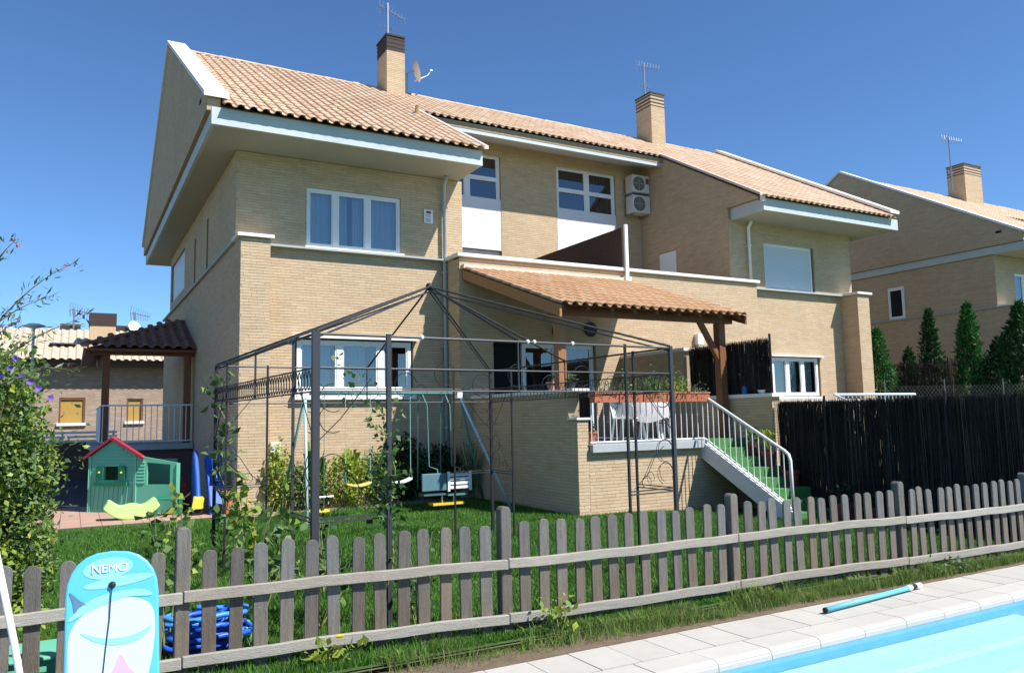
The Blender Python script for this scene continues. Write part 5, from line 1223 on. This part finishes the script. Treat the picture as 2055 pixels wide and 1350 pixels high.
# airy oleander-like branches above it
ol_ = thing('arching_shrub', 'loose grey green shrub with thin arching branches and pink buds at the upper left', 'shrub', (-1.2, 7.2, 0))
br = MB(); lp_ = []; ld = []; bp_ = []
tips = [((-.95, 7.2, 1.6), (-.60, 7.05, 2.35), (-.30, 7.0, 2.72), (-.05, 7.0, 2.86)), ((-1.0, 7.2, 1.6), (-.72, 7.1, 2.25), (-.45, 7.0, 2.50), (-.18, 7.0, 2.60)), ((-1.1, 7.2, 1.7), (-.80, 7.0, 2.5), (-.55, 7.0, 2.85), (-.42, 7.0, 3.02)),
        ((-1.0, 7.2, 1.5), (-.55, 7.0, 2.12), (-.25, 7.0, 2.32), (.06, 7.0, 2.45)), ((-1.1, 7.3, 1.5), (-.85, 7.1, 2.4), (-.75, 7.0, 2.70), (-.70, 7.0, 2.92)), ((-1.0, 7.2, 1.5), (-.50, 6.9, 1.98), (-.18, 6.9, 2.10), (.0, 6.9, 2.02)), ((-1.1, 7.2, 1.4), (-.7, 7.0, 2.0), (-.55, 7.0, 2.3), (-.38, 7.0, 2.40)),
        ((-1.1, 7.2, 1.4), (-.9, 7.0, 2.1), (-.8, 7.0, 2.4), (-.62, 7.0, 2.6)), ((-1.2, 7.2, 1.4), (-1.0, 7.0, 2.2), (-.95, 7.0, 2.55), (-.85, 7.0, 2.75))]
for T4 in tips:
    P4 = [Vector(p) for p in T4]; cv = []
    for i in range(13):
        t_ = i/12; cv.append(P4[0]*(1-t_)**3+P4[1]*3*t_*(1-t_)**2+P4[2]*3*t_*t_*(1-t_)+P4[3]*t_**3)
    br.tube(cv, [.010*(1-.8*i/12) for i in range(13)], 5)
    for i in range(3, 13):
        for q in range(9 if i < 10 else 5):
            lp_.append(cv[i]+Vector((rnd.gauss(0, .03), rnd.gauss(0, .03), rnd.gauss(0, .02)))); dd = (cv[i]-cv[i-1]).normalized(); ld.append(dd)
    for q in range(7): bp_.append(P4[3]+Vector((rnd.gauss(0, .03), rnd.gauss(0, .03), rnd.gauss(0, .02))))
    for q in range(1):
        e_ = P4[3]+Vector((rnd.uniform(0, .12), 0, rnd.uniform(.0, .10))); br.tube([P4[3], e_], [.003, .001], 4)
br.build('branches', barkM, ol_); leaves('foliage', np.array(lp_), .075, leafG, ol_, width=.22, out=np.array(ld)); leaves('buds', np.array(bp_), .035, pinkM, ol_, width=.5, kind='stuff')
extra = blob((-1.1, 7.4, 1.95), (.45, .5, .5), 900, .3); leaves('foliage', extra, .10, leafG, ol_, width=.22)
# base vine under the hedge, yellowing
vy = thing('yellowing_creeper', 'yellow green creeper sprawling at the foot of the hedge', 'creeper', (-.6, 7.0, 0))
p_ = np.concatenate([blob((-.75, 7.1, .42), (.45, .55, .45), 1500, .3), blob((-.50, 6.6, .22), (.45, .35, .26), 700, .3), blob((-1.1, 6.4, .5), (.6, .4, .55), 1400, .3)]); p_ = p_[p_[:, 2] > .01]; leaves('foliage', p_, .055, leafY, vy, kind='stuff')

def bush(name, label, c, r_, n, size, m, stems=5, group=None, width=.55, kind=None, cat='shrub'):
    b = thing(name, label, cat, (c[0], c[1], 0), group); p = blob(c, r_, n, .35, 7); p = p[p[:, 2] > .02]
    leaves('foliage', p, size, m, b, width=width, kind='stuff' if n > 600 else None)
    s_ = MB()
    for k in range(stems): s_.tube([(c[0]+rnd.uniform(-.1, .1), c[1]+rnd.uniform(-.06, .06), 0), (c[0]+rnd.uniform(-r_[0], r_[0])*.6, c[1]+rnd.uniform(-r_[1], r_[1])*.5, c[2]+r_[2]*.5)], [.010, .004], 5)
    s_.build('stems', barkM, b); return b
leafH2 = MATS['leaf_hedge']
bush('flower_bed_shrub', 'yellow green shrub under the meter box at the left of the flower bed', (3.28, 14.65, .62), (.32, .32, .62), 1100, .085, leafY)
bush('flower_bed_shrub', 'dark leafy shrub low beside the left swing leg', (3.78, 14.55, .42), (.42, .30, .46), 1300, .08, leafM)
bush('flower_bed_shrub', 'bright yellow green mounded shrub behind the yellow swing seat', (4.55, 14.5, .50), (.56, .36, .50), 2600, .065, leafY)
bush('flower_bed_shrub', 'mixed green shrub behind the swing ropes', (5.15, 14.5, .52), (.42, .34, .55), 1900, .070, leafH2)
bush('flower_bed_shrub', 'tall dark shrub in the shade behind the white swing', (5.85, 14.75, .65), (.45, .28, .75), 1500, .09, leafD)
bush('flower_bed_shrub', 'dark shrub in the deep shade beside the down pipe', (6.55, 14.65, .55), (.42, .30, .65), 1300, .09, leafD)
def blades(name, label, c, n, h, w, m, spread=.25, cat='plant'):
    b = thing(name, label, cat, c); q = []
    for k in range(n):
        a = rnd.uniform(0, 6.283); hh = h*rnd.uniform(.6, 1.05); s_ = spread*rnd.uniform(.3, 1); b0 = np.array(c)+np.array((rnd.gauss(0, .04), rnd.gauss(0, .04), 0)); dd = np.array((math.cos(a), math.sin(a), 0))
        w_ = np.array((-math.sin(a), math.cos(a), 0))*w/2; p1 = b0+dd*s_*.3+np.array((0, 0, hh*.55)); p2 = b0+dd*s_*.8+np.array((0, 0, hh*.9)); p3 = b0+dd*s_*1.3+np.array((0, 0, hh*.92))
        q += [[b0-w_*.3, b0+w_*.3, p1+w_, p1-w_], [p1-w_, p1+w_, p2+w_*.8, p2-w_*.8], [p2-w_*.8, p2+w_*.8, p3+w_*.05, p3-w_*.05]]
    np_mesh('leaves', np.array(q), 4, m, b); return b
blades('broad_leaf_plant', 'broad leaved bright green plant standing tall in the flower bed', (4.62, 14.55, 0), 18, 1.15, .15, leafY, .28)
blades('broad_leaf_plant', 'tall green leaved plant behind the left swing leg', (3.95, 14.6, 0), 18, 1.45, .13, leafM, .28)
blades('spiky_plant', 'long leaved grassy plant in the shade by the terrace wall', (7.0, 14.2, 0), 46, 1.25, .022, leafM, .45)
# climbers on the gazebo posts
def climber(label, base, top, n, size, m, wob=.06, stem=.008, lean=(0, 0), bare=0.0):
    c = thing('climbing_plant', label, 'climber', base); k = 16; P = []
    for i in range(k+1):
        t_ = i/k; P.append(Vector(base).lerp(Vector(top), t_)+Vector((wob*math.sin(i*1.1+base[0]), wob*math.cos(i*.9), 0))*min(1, i/3))
    MB().tube(P, [stem*(1-.6*i/k) for i in range(k+1)], 5).build('stem', stemG, c)
    pts = []
    for i in range(n):
        t_ = bare+(1-bare)*rnd.random(); q = P[min(int(t_*k), k-1)].lerp(P[min(int(t_*k)+1, k)], (t_*k) % 1); pts.append(q+Vector((rnd.gauss(0, .07), rnd.gauss(0, .06), rnd.gauss(0, .04))))
    leaves('foliage', np.array(pts), size, m, c, width=.75); return c
climber('climber winding up the far left gazebo post', (1.56, 9.6, 0), (1.52, 9.72, 2.2), 100, .11, leafM)
climber('leafy climber hugging the left gazebo post above the orange pot', (1.60, 9.2, 0), (1.68, 9.4, 1.3), 60, .12, leafM, .10)
climber('thin climber twisting round the side post of the near gazebo corner', (2.22, 6.0, .0), (2.24, 6.0, 1.75), 150, .055, leafM, .035, .006, bare=.3)
climber('dense leafy part of the climber low on the second gazebo post', (2.22, 6.0, .85), (2.18, 6.0, 1.30), 80, .065, leafD, .05, .005)
climber('leafy spray hanging from the gazebo rail by the window', (2.25, 6.3, 1.5), (2.0, 6.6, 2.2), 40, .06, leafM, .05, .004)
# young plants behind the picket fence
def sapling(label, base, h, n, size, m, spread=.16, cat='plant'):
    s_ = thing('young_plant', label, cat, base, None); st = MB(); pts = []; k = 4
    for j in range(k):
        a = rnd.uniform(0, 6.28); tip = Vector(base)+Vector((math.cos(a)*spread, math.sin(a)*spread*.7, h*rnd.uniform(.65, 1.05))); mid = Vector(base).lerp(tip, .5)+Vector((rnd.gauss(0, .04), rnd.gauss(0, .04), .03))
        st.tube([Vector(base), mid, tip], [.007, .005, .002], 5)
        for i in range(n//k): t_ = rnd.uniform(.35, 1.02); q = Vector(base).lerp(mid, t_*2) if t_ < .5 else mid.lerp(tip, t_*2-1); pts.append(q+Vector((rnd.gauss(0, .05), rnd.gauss(0, .05), rnd.gauss(0, .03))))
    st.build('stems', stemG, s_); leaves('foliage', np.array(pts), size, m, s_, width=.7); return s_
sapling('young plant with drooping yellow green leaves in the lawn left of the big gazebo post', (1.35, 6.6, 0), 1.15, 90, .10, leafY, .30)
sapling('broad leaved young plant just behind the pickets left of the big gazebo post', (1.18, 5.95, 0), .98, 90, .09, leafM, .26)
sapling('spindly young plant behind the tall fence post at the left', (.62, 6.0, 0), 1.05, 80, .07, leafM, .18)
sapling('slender plant with small yellow green leaves near the left fence post', (.95, 7.6, 0), 1.0, 60, .08, leafY, .16)
sapling('low leafy plant between the bodyboard and the left fence post', (.45, 6.3, 0), .55, 110, .07, leafM, .22)
sapling('sprawling young plant at the foot of the big gazebo post', (1.75, 6.25, 0), .75, 80, .085, leafM, .28)
sapling('tall thin weed standing in the lawn right of the gazebo corner', (2.1, 7.4, 0), .95, 60, .06, leafD, .08)
sapling('pale weed sticking up beside a picket in the middle of the fence', (2.28, 5.55, 0), .80, 22, .05, leafG, .12)
sapling('dark weed low in the grass behind the middle of the fence', (2.45, 6.0, 0), .35, 60, .08, leafD, .12)
sapling('yellow flowered weed in front of the fence', (1.55, 5.25, -.045), .26, 50, .07, leafY, .08)
fl = tag(MB().lathe((1.57, 5.16, .20), [(.001, .0), (.02, .004), (.03, .018), (.001, .02)], 10).build('yellow_flower', flowY), 'single yellow dandelion like flower in front of the lower rail', 'flower')
sapling('tall pale green weed growing before the fence near the middle post', (3.22, 5.10, -.045), .32, 60, .07, leafY, .07)
sapling('leafy clump of weeds at the edge of the paving near the blue pole', (7.95, 4.93, -.045), .13, 70, .055, leafG, .15)
sapling('rosette of broad weeds under the fence at the right', (7.6, 4.95, -.045), .10, 60, .055, leafM, .12)

# conifers at the right
def conifer(label, x, y, z0, h, r_, n, m):
    c = thing('conifer_tree', label, 'conifer', (x, y, z0), 'conifers in the next garden'); MB().tube([(x, y, z0-.3), (x, y, z0+h*.9)], [.05, .01], 6).build('trunk', barkM, c)
    t_ = rng.random(n)**.75; ang = rng.uniform(0, 6.283, n); rad = r_*(1-t_)**.75*(.55+.45*rng.random(n))*(1+.28*np.sin(ang*3+t_*11)+.15*np.sin(ang*7-t_*23))
    p = np.stack([x+rad*np.cos(ang), y+rad*np.sin(ang), z0+.05+t_*h+rng.normal(0, .03, n)], 1); od = np.stack([np.cos(ang)*.5, np.sin(ang)*.5, np.full(n, .9)], 1)
    leaves('crown', p, .16, m, c, droop=-.2, width=.35, out=od, kind='stuff'); return c
conifer('small bright conifer next to the right pier of the house', 20.9, 15.0, 1.5, 2.4, .62, 1900, conB)
conifer('slim dark conifer left of the tallest pair', 22.9, 14.6, 1.2, 3.3, .55, 2400, conM)
conifer('low round bush like conifer left of the slim dark one', 22.1, 14.8, 1.6, 1.7, .5, 900, conM)
conifer('tall bright green column conifer', 22.2, 13.0, .6, 3.85, .66, 4200, conB)
conifer('broad dark conifer behind the bright column', 22.6, 12.4, .4, 3.0, 1.05, 3600, conM)
conifer('tall dark conifer nearest the right edge', 22.4, 11.7, .3, 4.0, 1.10, 5200, conM)
conifer('dark conifer cut by the right edge of the picture', 23.3, 11.5, .3, 3.6, 1.0, 3200, conM)
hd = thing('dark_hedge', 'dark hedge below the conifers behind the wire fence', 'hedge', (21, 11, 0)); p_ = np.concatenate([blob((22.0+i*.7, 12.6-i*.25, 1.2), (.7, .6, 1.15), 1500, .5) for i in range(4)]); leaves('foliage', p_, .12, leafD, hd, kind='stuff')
wf = thing('wire_fence', 'thin wire mesh fence behind the brushwood fence', 'wire fence', (17.5, 9.5, 0)); mb = MB(); A0, A1 = Vector((15.5, 11.0, 0)), Vector((19.5, 9.4, 0))
for k in range(48):
    for s_ in (1, -1):
        a = A0.lerp(A1, k/48); b = A0.lerp(A1, max(0, min(1, (k+s_*5)/48))); mb.tube([a+Vector((0, 0, 1.6)), b+Vector((0, 0, 2.12))], .0025, 3)
mb.build('mesh', mat('dull_wire', (.10, .10, .10), .6), wf)
for k in (0, .33, .66, 1): q = A0.lerp(A1, k); MB().tube([q, q+Vector((0, 0, 2.25))], .014, 6).build('post', mat('dull_post', (.14, .13, .12), .6) if 'dull_post' not in MATS else MATS['dull_post'], wf)
